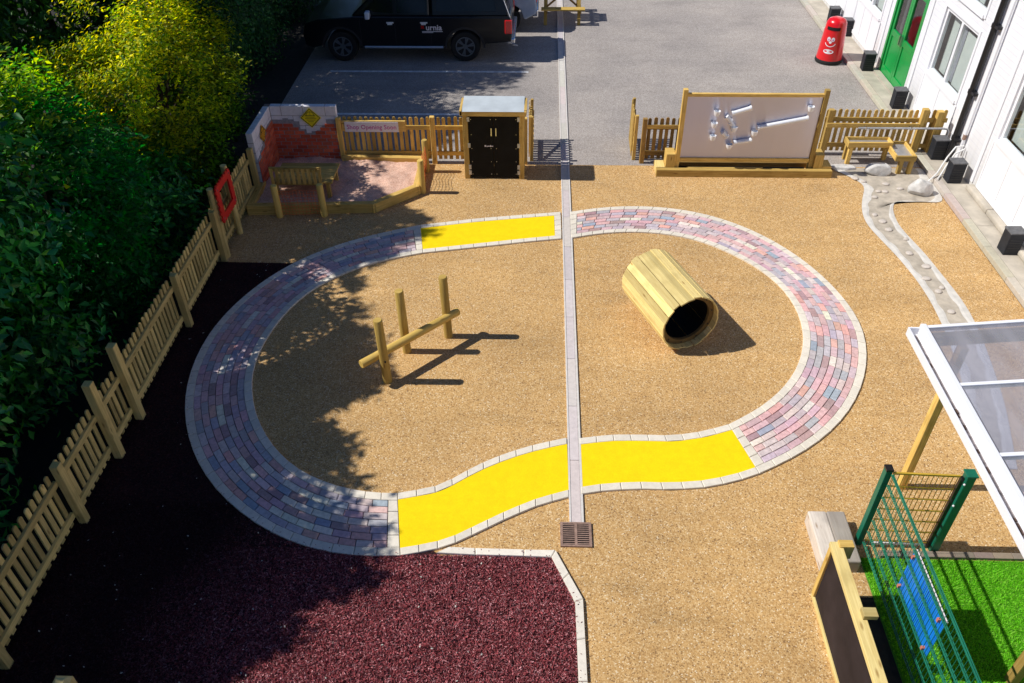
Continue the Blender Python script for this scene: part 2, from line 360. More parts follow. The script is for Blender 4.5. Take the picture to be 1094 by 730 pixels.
def cladding():
    m, nt, b, out = new('white_shiplap')
    tc = N(nt,'TexCoord'); sp = N(nt,'SeparateXYZ'); nt.links.new(tc.outputs['Object'], sp.inputs[0])
    mu = N(nt,'Math', operation='MULTIPLY', i_1=9.0); nt.links.new(sp.outputs[2], mu.inputs[0])
    fr = N(nt,'Math', operation='FRACT'); nt.links.new(mu.outputs[0], fr.inputs[0])
    r = ramp(nt, [(0,(.74,.74,.81)),(.10,(.83,.83,.88)),(.16,(.88,.88,.915))]); nt.links.new(fr.outputs[0], r.inputs[0])
    nz = N(nt,'TexNoise', i_Scale=1.2, i_Detail=5.0); nt.links.new(tc.outputs['Object'], nz.inputs['Vector'])
    r2 = ramp(nt, [(.3,(.93,.93,.92)),(.7,(1,1,1))]); nt.links.new(nz.outputs[0], r2.inputs[0])
    mx = N(nt,'Mix', data_type='RGBA', blend_type='MULTIPLY', i_0=1.0); nt.links.new(r.outputs[0], mx.inputs[6]); nt.links.new(r2.outputs[0], mx.inputs[7])
    zr = N(nt,'MapRange', i_1=.1, i_2=1.1, i_3=1.0, i_4=.0); nt.links.new(sp.outputs[2], zr.inputs[0])
    mp = N(nt,'Mapping'); mp.inputs['Scale'].default_value = (1,5,.6); nt.links.new(tc.outputs['Object'], mp.inputs[0])
    n5 = N(nt,'TexNoise', i_Scale=1.5, i_Detail=6.0); nt.links.new(mp.outputs[0], n5.inputs['Vector'])
    m5 = N(nt,'Math', operation='MULTIPLY'); nt.links.new(zr.outputs[0], m5.inputs[0]); nt.links.new(n5.outputs[0], m5.inputs[1])
    md = N(nt,'Mix', data_type='RGBA'); md.inputs[7].default_value = (.45,.42,.36,1); nt.links.new(m5.outputs[0], md.inputs[0]); nt.links.new(mx.outputs[2], md.inputs[6]); mx = md
    nt.links.new(mx.outputs[2], b.inputs['Base Color'])
    bp = N(nt,'Bump', i_Strength=.5, i_Distance=.01); nt.links.new(fr.outputs[0], bp.inputs['Height']); nt.links.new(bp.outputs[0], b.inputs['Normal'])
    b.inputs['Roughness'].default_value = .55
    return m
M['clad'] = cladding()

# ------------------------------------------------------------------ curve tools
def resample(pts, n):
    p = np.array(pts, float); s = np.r_[0, np.cumsum(np.hypot(*np.diff(p, axis=0).T))]
    t = np.linspace(0, s[-1], n)
    return np.c_[np.interp(t, s, p[:,0]), np.interp(t, s, p[:,1])]
def smooth(p, k=6):
    p = p.copy()
    for _ in range(k): p[1:-1] = p[1:-1]*.5 + (p[:-2]+p[2:])*.25
    return p
class Band:
    def __init__(s, outer, inner, n=160, k=60):
        s.o = smooth(resample(outer, n), k); s.i = smooth(resample(inner, n), k); s.n = n
        mid = (s.o+s.i)/2; s.L = float(np.hypot(*np.diff(mid, axis=0).T).sum())
        s.W = float(np.hypot(*(s.o-s.i).T).mean())
        s.cum = np.r_[0, np.cumsum(np.hypot(*np.diff(mid, axis=0).T))]
    def at(s, d, v):
        """d metres along the middle, v 0 (outer) .. 1 (inner)"""
        t = np.interp(d, s.cum, np.arange(s.n)); i = min(int(t), s.n-2); f = t-i
        o = s.o[i]*(1-f)+s.o[i+1]*f; q = s.i[i]*(1-f)+s.i[i+1]*f
        p = o*(1-v)+q*v
        return (float(p[0]), float(p[1]))
def slab_quad(mb, band, d0, d1, v0, v1, z0, z1, col, bev=.006, steps=1):
    """one block: flat top with a small chamfer"""
    for k in range(steps):
        a = d0+(d1-d0)*k/steps; b = d0+(d1-d0)*(k+1)/steps
        P = [band.at(a,v0), band.at(b,v0), band.at(b,v1), band.at(a,v1)]
        c = (sum(p[0] for p in P)/4, sum(p[1] for p in P)/4)
        def inset(p):
            dx, dy = c[0]-p[0], c[1]-p[1]; l = math.hypot(dx,dy) or 1
            return (p[0]+dx/l*bev*1.4, p[1]+dy/l*bev*1.4)
        T = [(*inset(p), z1) for p in P]; S = [(*p, z1-bev) for p in P]; B = [(*p, z0) for p in P]
        # orientation
        area = sum(P[i][0]*P[(i+1)%4][1]-P[(i+1)%4][0]*P[i][1] for i in range(4))
        idx = [0,1,2,3] if area > 0 else [3,2,1,0]
        mb.face([T[i] for i in idx], None, None, col)
        for i in range(4):
            j, q = idx[i], idx[(i+1)%4]
            mb.face([S[j],S[q],T[q],T[j]], None, None, col); mb.face([B[j],B[q],S[q],S[j]], None, None, col)

def sheet(name, poly, z, mat, uvscale=1):
    mb = MB(); mb.face([(x,y,z) for x,y in poly]); return struct(mb.build(name, mat))
def grid_sheet(name, x0, x1, y0, y1, z, mat):
    return sheet(name, [(x0,y0),(x1,y0),(x1,y1),(x0,y1)], z, mat)

# ------------------------------------------------------------------ ground
grid_sheet('ground', -300, 300, -300, 300, 0, M['soil'])
grid_sheet('resin_ground', -5.6, 7.66, -6, 15.26, .004, M['tan'])
sheet('car_park', [(-6.1,15.262),(7.66,15.262),(7.66,60),(-6.1,60)], .004, M['asphalt'])
for k, (x0,x1,y) in enumerate(((-5.35,-.35,20.14),(-5.6,-1.55,17.63))):
    grid_sheet('parking_line', x0, x1, y-.05, y+.05, .009, M['line'])

TL_out = [(-2.195,12.855),(-2.829,12.604),(-3.525,12.235),(-4.139,11.735),(-4.604,11.112),(-4.892,10.469),(-5.075,9.836),(-5.117,9.185),(-5.06,8.565),(-4.929,8.042),(-4.698,7.507),(-4.396,7.014),(-4.0,6.555),(-3.574,6.209),(-3.086,5.897),(-2.616,5.724),(-2.176,5.636),(-1.762,5.637),(-1.561,5.675)]
TL_in = [(-2.037,11.949),(-2.692,11.721),(-3.146,11.444),(-3.519,11.122),(-3.821,10.733),(-4.033,10.216),(-4.163,9.627),(-4.203,9.036),(-4.117,8.528),(-3.906,7.964),(-3.617,7.493),(-3.306,7.134),(-2.976,6.877),(-2.578,6.697),(-2.169,6.592),(-1.894,6.562),(-1.723,6.592)]
BL_out = [(-1.561,5.675),(-1.274,5.741),(-1.014,5.82),(-.697,6.016),(-.34,6.246),(.025,6.449),(.404,6.590)]
BL_in = [(-1.723,6.592),(-1.256,6.711),(-1.078,6.828),(-.768,7.08),(-.38,7.307),(.016,7.473),(.395,7.588)]
BR_out = [(.551,6.635),(.857,6.704),(1.271,6.741),(1.688,6.738),(2.105,6.782),(2.501,6.891),(2.819,7.03)]
BR_in = [(.561,7.583),(.975,7.66),(1.386,7.67),(1.795,7.663),(2.212,7.751),(2.574,7.891)]
R_out = [(2.819,7.03),(3.336,7.309),(3.826,7.684),(4.255,8.15),(4.603,8.698),(4.875,9.374),(4.99,9.97),(4.985,10.3),(4.893,10.85),(4.693,11.482),(4.357,12.15),(3.934,12.70),(3.415,13.16),(2.842,13.45),(2.452,13.56),(1.741,13.626),(1.014,13.534),(.553,13.366)]
R_in = [(2.574,7.891),(3.01,8.17),(3.4,8.534),(3.762,9.036),(3.987,9.589),(4.079,10.04),(4.084,10.588),(3.958,11.145),(3.646,11.694),(3.239,12.115),(2.839,12.45),(2.349,12.641),(1.754,12.72),(1.111,12.664),(.552,12.473)]
T_out = [(.379,13.363),(-.301,13.25),(-1.171,13.102),(-2.195,12.855)]
T_in = [(.385,12.455),(-.28,12.329),(-.659,12.243),(-1.263,12.114),(-2.037,11.949)]
bands = dict(L=Band(TL_out,TL_in), BL=Band(BL_out,BL_in,80,12), BR=Band(BR_out,BR_in,80,12), R=Band(R_out,R_in), T=Band(T_out,T_in,80,8))

# mulch area: base sheet under, loose rubber chips on top
ring_mid = [bands['L'].at(d, .45) for d in np.linspace(1.75, bands['L'].L-.02, 40)]
mulch_poly = [(-5.62,11.63), ring_mid[0]] + ring_mid[1:] + [(-1.1,5.70),(-.69,5.70),(.20,5.69),(.45,5.08),(.45,-2),(-5.62,-2)]
sheet('mulch_bed', mulch_poly, .008, M['mulchbase'])

PAV = [(.70,.44,.43)]*6 + [(.62,.42,.45)]*5 + [(.55,.46,.48)]*6 + [(.72,.41,.35)]*3 + [(.47,.43,.47)]*4 + [(.65,.53,.51)]*4 + [(.45,.30,.30)]*2 + [(.36,.40,.47)]*2
CREAM = (.78,.72,.60)
def jit(c, a=.10):
    k = 1+rnd.uniform(-a,a); return tuple(min(1,max(0,x*k*(1+rnd.uniform(-.05,.05)))) for x in c)
def kj(c, a): k = 1+rnd.uniform(-a,a); return tuple(x*k for x in c)
def base_strip(name, b, z, mat, v0=0., v1=1.):
    mb = MB(); ds = np.linspace(0, b.L, 90)
    for a, c in zip(ds, ds[1:]):
        P = [b.at(a,v0), b.at(c,v0), b.at(c,v1), b.at(a,v1)]
        area = sum(P[i][0]*P[(i+1)%4][1]-P[(i+1)%4][0]*P[i][1] for i in range(4))
        if area < 0: P = P[::-1]
        mb.face([(*p,z) for p in P])
    return struct(mb.build(name, mat))
def kerb_row(mb, b, v0, v1, d0, d1, L=.235):
    n = max(1, round((d1-d0)/L)); s = (d1-d0)/n
    for k in range(n):
        slab_quad(mb, b, d0+k*s+.003, d0+(k+1)*s-.003, v0, v1, .004, .034, kj((.74,.675,.565),.06), .006)
def cross_row(mb, b, d0, d1, v0, v1, n=5):
    for k in range(n):
        a = v0+(v1-v0)*k/n; c = v0+(v1-v0)*(k+1)/n
        slab_quad(mb, b, d0, d1, a+.004, c-.004, .004, .034, kj((.74,.675,.565),.06), .006)
for key, kind in (('L','pave'),('R','pave'),('BL','y'),('BR','y'),('T','y')):
    b = bands[key]; kw = .110/b.W
    base_strip('path_base', b, .012, M['joint'])
    mb = MB(); kerb_row(mb, b, 0, kw, 0, b.L); kerb_row(mb, b, 1-kw, 1, 0, b.L)
    e0, e1 = 0, b.L
    if key == 'L': cross_row(mb, b, 0, .12, kw, 1-kw, 4); cross_row(mb, b, b.L-.13, b.L-.004, kw, 1-kw, 4); e0, e1 = .125, b.L-.135
    if key == 'R': cross_row(mb, b, 0.004, .13, kw, 1-kw, 4); cross_row(mb, b, b.L-.12, b.L, kw, 1-kw, 4); cross_row(mb, b, b.L-.0, b.L, kw, 1-kw, 1); e0, e1 = .135, b.L-.125
    if key == 'T': cross_row(mb, b, 0, .12, kw, 1-kw, 4); e0 = .125
    struct(mb.build('path_kerb', M['kerb']))
    if kind == 'y':
        mb = MB(); ds = np.linspace(e0, e1, 60)
        for a, c in zip(ds, ds[1:]):
            P = [b.at(a,kw), b.at(c,kw), b.at(c,1-kw), b.at(a,1-kw)]
            area = sum(P[i][0]*P[(i+1)%4][1]-P[(i+1)%4][0]*P[i][1] for i in range(4))
            mb.face([(*p,.026) for p in (P if area > 0 else P[::-1])])
        struct(mb.build('yellow_path', M['yellow']))
    else:
        rows = 7; pv = MB()
        for r in range(rows):
            v0 = kw+(1-2*kw)*r/rows+.0045; v1 = kw+(1-2*kw)*(r+1)/rows-.0045
            vm = (v0+v1)/2
            # local length scale of this row against the middle line
            d = e0 + rnd.uniform(.09,.22); slots = [e0]
            while d < e1-.09:
                slots.append(d); d += rnd.choice((.20,.225,.225,.25))*(1.12 if vm > .6 else .95 if vm < .3 else 1.0)
            slots.append(e1)
            cream = 0
            for q, (a, c) in enumerate(zip(slots, slots[1:])):
                if c-a < .02: continue
                col = jit(rnd.choice(PAV))
                m_ = (a+c)/2
                if r == 3 and (m_ % 1.12) < .40 and not (key == 'L' and m_ > 7.4): col = jit(CREAM,.05)
                if key == 'L' and r in (1,3,5) and 7.55 < m_ < 8.35: col = jit(CREAM,.05)
                if key == 'L' and r == 3 and 9.3 < m_ < 9.7: col = jit(CREAM,.05)
                slab_quad(pv, b, a+.0045, c-.0045, v0, v1, .004, .030+rnd.uniform(-.002,.002), col, .006)
        struct(pv.build('paved_path', M['paver']))

# edging stones of the mulch
eo = [(-1.013,5.80),(-.699,5.789),(-.131,5.785),(.232,5.788),(.53,5.155),(.545,4.209),(.545,1.5)]
ei = [(-1.15,5.715),(-.693,5.700),(-.131,5.697),(.186,5.692),(.443,5.115),(.455,4.206),(.455,1.5)]
mb = MB()
for (a,c,e,f_) in zip(eo, eo[1:], ei, ei[1:]):
    L = math.hypot(c[0]-a[0], c[1]-a[1]); n = max(1, round(L/.42))
    class Q: pass
    bb = Band([a,c],[e,f_],8,0)
    for k in range(n): slab_quad(mb, bb, bb.L*k/n+.003, bb.L*(k+1)/n-.003, 0, 1, .004, .045, kj((.78,.715,.61),.05), .008)
struct(mb.build('edging_kerb', M['kerb']))

# channel: two kerb strips, lid pieces, grate
mb = MB()
y = 6.2
while y < 45:
    L = 1.0
    mb.box((.425,y+.003,.004),(.545,y+L-.003,.022), None, None, jit((.60,.55,.52),.07)); y += L
ch = struct(mb.build('drain_channel', M['kerb'], bevel=.006))
ch.rotation_euler.z = 0
mb = MB()
for x0, x1 in ((.402,.424),(.546,.575)): mb.box((x0,6.2,.003),(x1,45,.028), None, None, (.66,.62,.58))
struct(mb.build('channel_edge', M['kerb']))
t = thing('drain_grate', 'small rusty slotted drain grate at the near end of the concrete channel', 'drain grate', (.475,6.03,.004))
mb = MB(); mb.box((-.175,-.165,0),(.175,.165,.006)); mb.build('sump', M['pit'], t)
mb = MB()
for a in ((-.185,-.175,.185,-.15),(-.185,.15,.185,.175),(-.185,-.15,-.155,.15),(.155,-.15,.185,.15),(-.015,-.15,.015,.15)): mb.box((a[0],a[1],0),(a[2],a[3],.025))
for k in range(10):
    yy = -.135+k*.030
    mb.box((-.155,yy-.0065,.008),(-.015,yy+.0065,.022)); mb.box((.015,yy-.0065,.008),(.155,yy+.0065,.022))
mb.build('grate_bars', M['iron'], t)

# concrete slab by the building and plinth
mb = MB()
y = 4.0
while y < 46:
    mb.box((7.664,y+.002,0),(7.80,y+.913,.10), None, None, jit((.50,.44,.37),.08)); y += .915
struct(mb.build('path_kerb', M['kerb'], bevel=.008))
mb = MB()
for y0, y1 in ((4,9.6),(9.6,12.9),(12.9,17.2),(17.2,22),(22,28),(28,46)): mb.box((7.803,y0+.004,0),(8.30,y1-.004,.102))
struct(mb.build('concrete_path', M['slab']))
mb = MB()
for y0, y1 in ((6,13.3),(13.3,14.25)): mb.box((8.10,y0+.003,.104),(8.247,y1-.003,.21))
struct(mb.build('plinth_step', M['slab'], bevel=.03))

# rill / stream
rl = [(5.80,15.2),(6.047,14.95),(6.36,14.50),(6.24,14.30),(6.03,13.75),(5.93,13.3),(5.94,12.95),(6.05,12.45),(6.13,12.1),(6.20,11.65),(6.25,11.2),(6.26,10.7),(6.22,10.05),(6.12,9.3),(5.95,8.4),(5.6,7.2)]
rr = [(7.655,15.2),(7.655,13.82),(7.3,13.86),(6.95,13.95),(6.72,14.0),(6.60,13.75),(6.52,13.4),(6.49,13.05),(6.56,12.6),(6.65,12.15),(6.70,11.6),(6.76,11.0),(6.78,10.6),(6.74,10.05),(6.62,9.3),(6.45,8.4),(6.1,7.2)]
RL = smooth(resample(rl,90),8); RR = smooth(resample(rr,90),8)
def strip_between(name, A, B, z, mat, wob=0):
    mb = MB()
    for i in range(len(A)-1):
        mb.face([(*A[i],z),(*A[i+1],z),(*B[i+1],z),(*B[i],z)])
    return struct(mb.build(name, mat))
cen = (RL+RR)/2; wid = np.hypot(*(RL-RR).T)[:,None]
strip_between('stream_rim', RL, RR, .012, M['rim'])
wob = .02*np.sin(np.arange(90)*1.3)[:,None]+.015*np.sin(np.arange(90)*.55+1)[:,None]
IL = RL+(RR-RL)/wid*np.minimum(.15+wob, wid*.3); IR = RR+(RL-RR)/wid*np.minimum(.16-wob, wid*.3)
strip_between('stream_bed', IL, IR, .017, M['bed'])
# raised rim edges so the bed reads as a channel
mb = MB()
for A, B in ((RL,IL),(RR,IR)):
    for i in range(89):
        mb.face([(*A[i],.014),(*A[i+1],.014),(*((A[i+1]*.35+B[i+1]*.65)),.023),(*((A[i]*.35+B[i]*.65)),.023)][::(1 if A is RR else -1)])
        mb.face([(*((A[i]*.35+B[i]*.65)),.023),(*((A[i+1]*.35+B[i+1]*.65)),.023),(*B[i+1],.0175),(*B[i],.0175)][::(1 if A is RR else -1)])
struct(mb.build('stream_kerb', M['rim']))

def stone(name, loc, s, label, cat, group=None, seed=0, mat='pebble', sub=3, rough=.12, pointy=0):
    bm = bmesh.new(); bmesh.ops.create_icosphere(bm, subdivisions=sub, radius=1)
    r = random.Random(seed); pl = [(Vector((r.gauss(0,1),r.gauss(0,1),r.gauss(0,1))).normalized(), r.uniform(.62,.92)) for _ in range(10)]
    for v in bm.verts:
        p = v.co.copy()
        for n_, d_ in pl:
            e = p.dot(n_)-d_
            if e > 0: p -= n_*e*(.85 if mat == 'rock' else .5)
        p += p*rough*.3*math.sin(p.x*5+seed)*math.sin(p.y*6)*math.sin(p.z*5+1)
        if pointy and p.z > 0: p.x *= 1-.45*p.z; p.y *= 1-.45*p.z
        v.co = Vector((p.x*s[0], p.y*s[1], p.z*s[2]))
    me = bpy.data.meshes.new(name); bm.to_mesh(me); bm.free()
    me.polygons.foreach_set('use_smooth', np.ones(len(me.polygons), dtype=bool) if mat != 'rock' else np.zeros(len(me.polygons), dtype=bool))
    me.materials.append(M[mat]); o = bpy.data.objects.new(name, me); C.objects.link(o)
    o.location = loc; return tag(o, label, cat, group)
stone('boulder', (6.70,14.98,.10), (.27,.16,.15), 'rounded white boulder in front of the timber water table', 'boulder', seed=3, mat='rock', sub=4)
stone('boulder', (7.27,14.22,.11), (.24,.17,.24), 'pointed grey and white boulder beside the concrete kerb at the stream head', 'boulder', seed=8, mat='rock', sub=4, pointy=1)
stone('boulder', (6.05,15.18,.03), (.28,.12,.06), 'flat pale rock slab lying beside the water wall sleeper', 'boulder', seed=18, mat='rock', sub=3)
pebs = [(6.73,14.53),(6.49,14.24),(6.62,14.24),(6.36,14.02),(6.16,13.37),(6.94,14.35),(6.24,13.14),(6.26,12.86),(6.46,12.55),(6.37,12.10),(6.52,11.71),(6.40,11.35),(6.56,11.1),(6.47,10.99),(6.47,10.45),(6.33,9.75),(6.32,14.62),(6.20,14.75)]
for k, (x,y) in enumerate(pebs):
    s = rnd.uniform(.045,.075)
    stone('pebble', (x,y,.028), (s*rnd.uniform(1,1.4),s,.03), 'small smooth pebble set in the concrete bed of the stream', 'pebble', 'pebbles set in the stream bed', seed=20+k, sub=2)

# artificial grass
grid_sheet('turf_base', 3.72, 12, -2, 5.80, .007, M['turfbase'])
def blades(name, n, x0,x1,y0,y1, h, mat, cols, z=.006):
    P = np.c_[rng.uniform(x0,x1,n), rng.uniform(y0,y1,n), np.full(n,z)]
    a = rng.uniform(0,2*PI,n); w = .006
    dx = np.c_[np.cos(a)*w, np.sin(a)*w, np.zeros(n)]
    tip = P + np.c_[rng.normal(0,.016,n), rng.normal(0,.016,n), rng.uniform(.6,1.1,n)*h]
    V = np.stack([P-dx, P+dx, tip], 1).reshape(-1,3); F = np.arange(3*n).reshape(-1,3)
    base = np.array(cols)[rng.integers(0,len(cols),n)]*rng.uniform(.75,1.25,(n,1))
    o = raw(name, V, F, base, mat); return tag(o, 'short bright green artificial grass beside the mesh fence', 'grass', kind='stuff')
blades('grass', 110000, 3.74, 6.6, 3.0, 5.79, .030, M['turf'], [(.16,.52,.012),(.20,.60,.02),(.12,.42,.01),(.30,.64,.06)])
mb = MB(); x = 3.95
while x < 9:
    mb.box((x,5.805,.004),(x+.21,5.885,.05), None, None, jit((.24,.19,.15),.15)); x += .215
struct(mb.build('turf_kerb', M['kerb'], bevel=.004))

# rubber chips (sunlit bed dense, shaded side sparser) and pale litter
from_poly = np.array(mulch_poly)
def inside(P, poly):
    x, y = P[:,0], P[:,1]; r = np.zeros(len(P), bool); j = len(poly)-1
    for i in range(len(poly)):
        xi, yi = poly[i]; xj, yj = poly[j]
        c = ((yi > y) != (yj > y)) & (x < (xj-xi)*(y-yi)/(yj-yi+1e-12)+xi); r ^= c; j = i
    return r
ringo = bands['L'].o
def chips(name, P, lmin, lmax, cols, label, kind_mat, zmax=.03):
    n = len(P)
    a = rng.uniform(0,2*PI,n); tl = rng.uniform(-.7,.7,n); L = rng.uniform(lmin,lmax,n)[:,None]; w = rng.uniform(.25,.6,n)[:,None]*L*.7
    d = np.c_[np.cos(a)*np.cos(tl), np.sin(a)*np.cos(tl), np.sin(tl)]
    s = np.cross(d, rng.normal(0,1,(n,3))); s /= np.linalg.norm(s,axis=1)[:,None]
    c = np.c_[P, rng.uniform(.012,zmax,n)]
    V = np.stack([c-d*L-s*w*.4, c-d*L*.2-s*w, c+d*L, c+d*L*.1+s*w],1).reshape(-1,3)
    F = np.arange(4*n).reshape(-1,4)
    base = np.array(cols)[rng.integers(0,len(cols),n)]*rng.uniform(.6,1.3,(n,1))
    base *= np.clip((P[:,0]+4.3)/1.8+.25*np.sin(P[:,1]*1.7), .12, 1)[:,None]   # tree shade put into the chip colour towards the hedge
    return tag(raw(name, V, F, np.clip(base,0,1), kind_mat), label, 'mulch', kind='stuff')
def mulch_pts(n, x0,x1,y0,y1):
    P = np.c_[rng.uniform(x0,x1,n), rng.uniform(y0,y1,n)]
    keep = inside(P, mulch_poly)
    ringpoly = [tuple(p) for p in ringo]
    ringfull = ringpoly + [(3,6),(3,13),(-2,13)]
    keep &= ~inside(P, ringfull)
    return P[keep]
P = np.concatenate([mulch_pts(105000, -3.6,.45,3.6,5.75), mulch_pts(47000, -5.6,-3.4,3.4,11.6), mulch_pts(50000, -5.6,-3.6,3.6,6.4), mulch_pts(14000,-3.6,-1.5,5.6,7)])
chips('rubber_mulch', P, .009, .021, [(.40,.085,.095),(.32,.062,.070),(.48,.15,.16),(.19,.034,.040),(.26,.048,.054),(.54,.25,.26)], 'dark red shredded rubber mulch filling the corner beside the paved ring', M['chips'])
sp_ = []
for (a,b_) in zip(eo[:-1], eo[1:]):
    for q in range(int(14*math.hypot(b_[0]-a[0], b_[1]-a[1]))):
        f_ = rng.random(); sp_.append((a[0]+(b_[0]-a[0])*f_+rng.normal(-.07,.03), a[1]+(b_[1]-a[1])*f_+rng.normal(-.045,.04)))
for q in range(70):
    d_ = rng.uniform(3, bands['L'].L); p_ = bands['L'].at(d_, 0); c_ = (-.2,9.3); l_ = math.hypot(c_[0]-p_[0], c_[1]-p_[1]); o_ = abs(rng.normal(0,.03)); sp_.append((p_[0]+(c_[0]-p_[0])/l_*o_, p_[1]+(c_[1]-p_[1])/l_*o_))
sp_ = np.array(sp_); n = len(sp_); a = rng.uniform(0,2*PI,n); L = rng.uniform(.006,.014,n)[:,None]
d = np.c_[np.cos(a),np.sin(a),rng.normal(0,.2,n)]; s = np.c_[-np.sin(a),np.cos(a),rng.normal(0,.2,n)]; c = np.c_[sp_, np.full(n,.050)]
tag(raw('rubber_mulch', np.stack([c-d*L,c-s*L*.4,c+d*L,c+s*L*.4],1).reshape(-1,3), np.arange(4*n).reshape(-1,4), np.tile((.17,.03,.034),(n,1))*rng.uniform(.5,1.5,(n,1)), M['chips']), 'loose red rubber shreds kicked onto the pale kerb stones', 'mulch', kind='stuff')
P2 = np.concatenate([mulch_pts(260, -5.4,-.5,3.6,11.6), np.c_[rng.uniform(-5.3,-3,30), rng.uniform(12,13,30)]])
n = len(P2); a = rng.uniform(0,2*PI,n); L = rng.uniform(.006,.018,n)[:,None]
d = np.c_[np.cos(a),np.sin(a),np.zeros(n)]; s = np.c_[-np.sin(a),np.cos(a),rng.normal(0,.3,n)]; c = np.c_[P2, np.full(n,.036)]
V = np.stack([c-d*L,c-s*L*.5,c+d*L,c+s*L*.5],1).reshape(-1,3)
tag(raw('fallen_petals', V, np.arange(4*n).reshape(-1,4), np.ones((n,3)), M['litter']), 'pale fallen petals scattered over the shaded mulch', 'petals', kind='stuff')

# ------------------------------------------------------------------ things: helpers in world coordinates
SPLIT = {'corner_post','cover_strip','red_mark_','door_seam','bolt','screw','hinge','panel','corner_board','bracket','cross_beam','brace','clamp','rear_trim','window_bead','trough_rail','side_boards','bench_seat','pupil','strapline'}
def islands(mb):
    par = {}
    def find(a):
        while par.setdefault(a,a) != a: a = par[a]
        return a
    key = [tuple(round(c,4) for c in v) for v in mb.v]
    for f in mb.f:
        r = find(key[f[0]])
        for i in f[1:]: par[find(key[i])] = r
    out = {}; li = 0
    for fi, f in enumerate(mb.f):
        g = out.setdefault(find(key[f[0]]), MB()); n = len(f)
        g.face([mb.v[i] for i in f], mb.uv[li:li+n], mb.t[fi], mb.c[fi], mb.sm[fi]); li += n
    return list(out.values())
def part(mb, name, mat, root, bevel=0):
    if name in SPLIT:
        isl = islands(mb)
        if len(isl) > 1: return [part1(m_, name, mat, root, bevel) for m_ in isl][0]
    return part1(mb, name, mat, root, bevel)
def part1(mb, name, mat, root, bevel=0):
    L = root.location
    mb.v = [(v[0]-L.x, v[1]-L.y, v[2]-L.z) for v in mb.v]
    return mb.build(name, mat, root, bevel)
def picket(mb, x, w, z0, z1, y0, y1, tint=None):
    tint = rnd.random() if tint is None else tint
    pts = [(x-w/2,z0),(x+w/2,z0),(x+w/2,z1-w*.5)] + [(x+w/2*math.cos(a),z1-w*.5+w*.5*math.sin(a)) for a in (.45,.9,PI/2,PI-.9,PI-.45)] + [(x-w/2,z1-w*.5)]
    o = rnd.random()*9
    mb.face([(a,y0,b) for a,b in pts], [(b+o,a) for a,b in pts], tint)
    mb.face([(a,y1,b) for a,b in pts[::-1]], [(b+o,a) for a,b in pts[::-1]], tint)
    for (a,b),(c,d) in zip(pts, pts[1:]+pts[:1]):
        mb.face([(a,y0,b),(a,y1,b),(c,y1,d),(c,y0,d)], [(b+o,0),(b+o,.02),(d+o,.02),(d+o,0)], tint)
def bay(root, x0, x1, mat, h=.95, gap=.115, w=.07, zr=(.20,.76), name='picket_panel', railw=.085):
    mb = MB(); n = max(2, round((x1-x0)/gap)); s = (x1-x0)/n
    for k in range(n):
        picket(mb, x0+s*(k+.5)+rnd.uniform(-.008,.008), w+rnd.uniform(-.004,.004), .06, h+rnd.uniform(-.016,.014), .002, .021)
    for z in zr: mb.box((x0+.002,-.036,z-railw/2),(x1-.002,.0,z+railw/2))
    return mb.build(name, mat, root)
def fpost(root, x, h, mat, w=.095, y=-.07):
    mb = MB(); mb.box((x-w/2,y-w/2,0),(x+w/2,y+w/2,h)); return mb.build('post', mat, root, bevel=.008)

# left picket fence along the hedge (local x runs along +Y, front faces +X)
t = thing('picket_fence', 'long timber picket fence running along the dark hedge, tall and short posts', 'fence', (-5.53,0,0), PI/2)
ps = [(1.9,1.0),(4.22,1.0),(6.08,1.02),(7.14,1.29),(7.85,1.30),(9.87,.98),(11.69,.98),(13.92,.99)]
for (a,_),(c,_) in zip(ps, ps[1:]): bay(t, a+.055, c-.055, M['wooddull'])
for x, h in ps: fpost(t, x, h, M['wooddull'], .11 if h > 1.1 else .10, -.075)
# red frame on two logs
t = thing('play_frame', 'red plastic picture frame with notched edges hung on two log posts at the picket fence', 'play frame', (-5.36,12.1,0))
mb = MB(); mb.tube([(-5.44,11.80,0),(-5.44,11.80,1.33)], .055, 12); part(mb, 'log_post', M['wooddull'], t)
mb = MB(); mb.tube([(-5.44,12.56,0),(-5.44,12.56,1.36)], .055, 12); part(mb, 'log_post', M['wooddull'], t)
mb = MB()
Y0,Y1,Z0,Z1 = 11.78,12.50,.70,1.34
mb.box((-5.36,Y0,Z0),(-5.33,Y0+.13,Z1)); mb.box((-5.36,Y1-.13,Z0),(-5.33,Y1,Z1)); mb.box((-5.36,Y0+.13,Z0),(-5.33,Y1-.13,Z0+.12)); mb.box((-5.36,Y0+.13,Z1-.12),(-5.33,Y1-.13,Z1))
for k in range(7):
    yy = Y0+.03+k*.1
    mb.box((-5.357,yy,Z1),(-5.333,yy+.055,Z1+.025)); mb.box((-5.357,yy,Z0-.025),(-5.333,yy+.055,Z0))
for k in range(6):
    zz = Z0+.04+k*.1
    mb.box((-5.357,Y0-.025,zz),(-5.333,Y0,zz+.055)); mb.box((-5.357,Y1,zz),(-5.333,Y1+.025,zz+.055))
part(mb, 'frame', M['redframe'], t)
mb = MB()
for yy, zz in ((Y0+.06,Z0+.06),(Y1-.06,Z0+.06),(Y0+.06,Z1-.06),(Y1-.06,Z1-.06)): mb.tube([(-5.33,yy,zz),(-5.322,yy,zz)], .014, 8)
part(mb, 'bolt', M['chrome'], t)

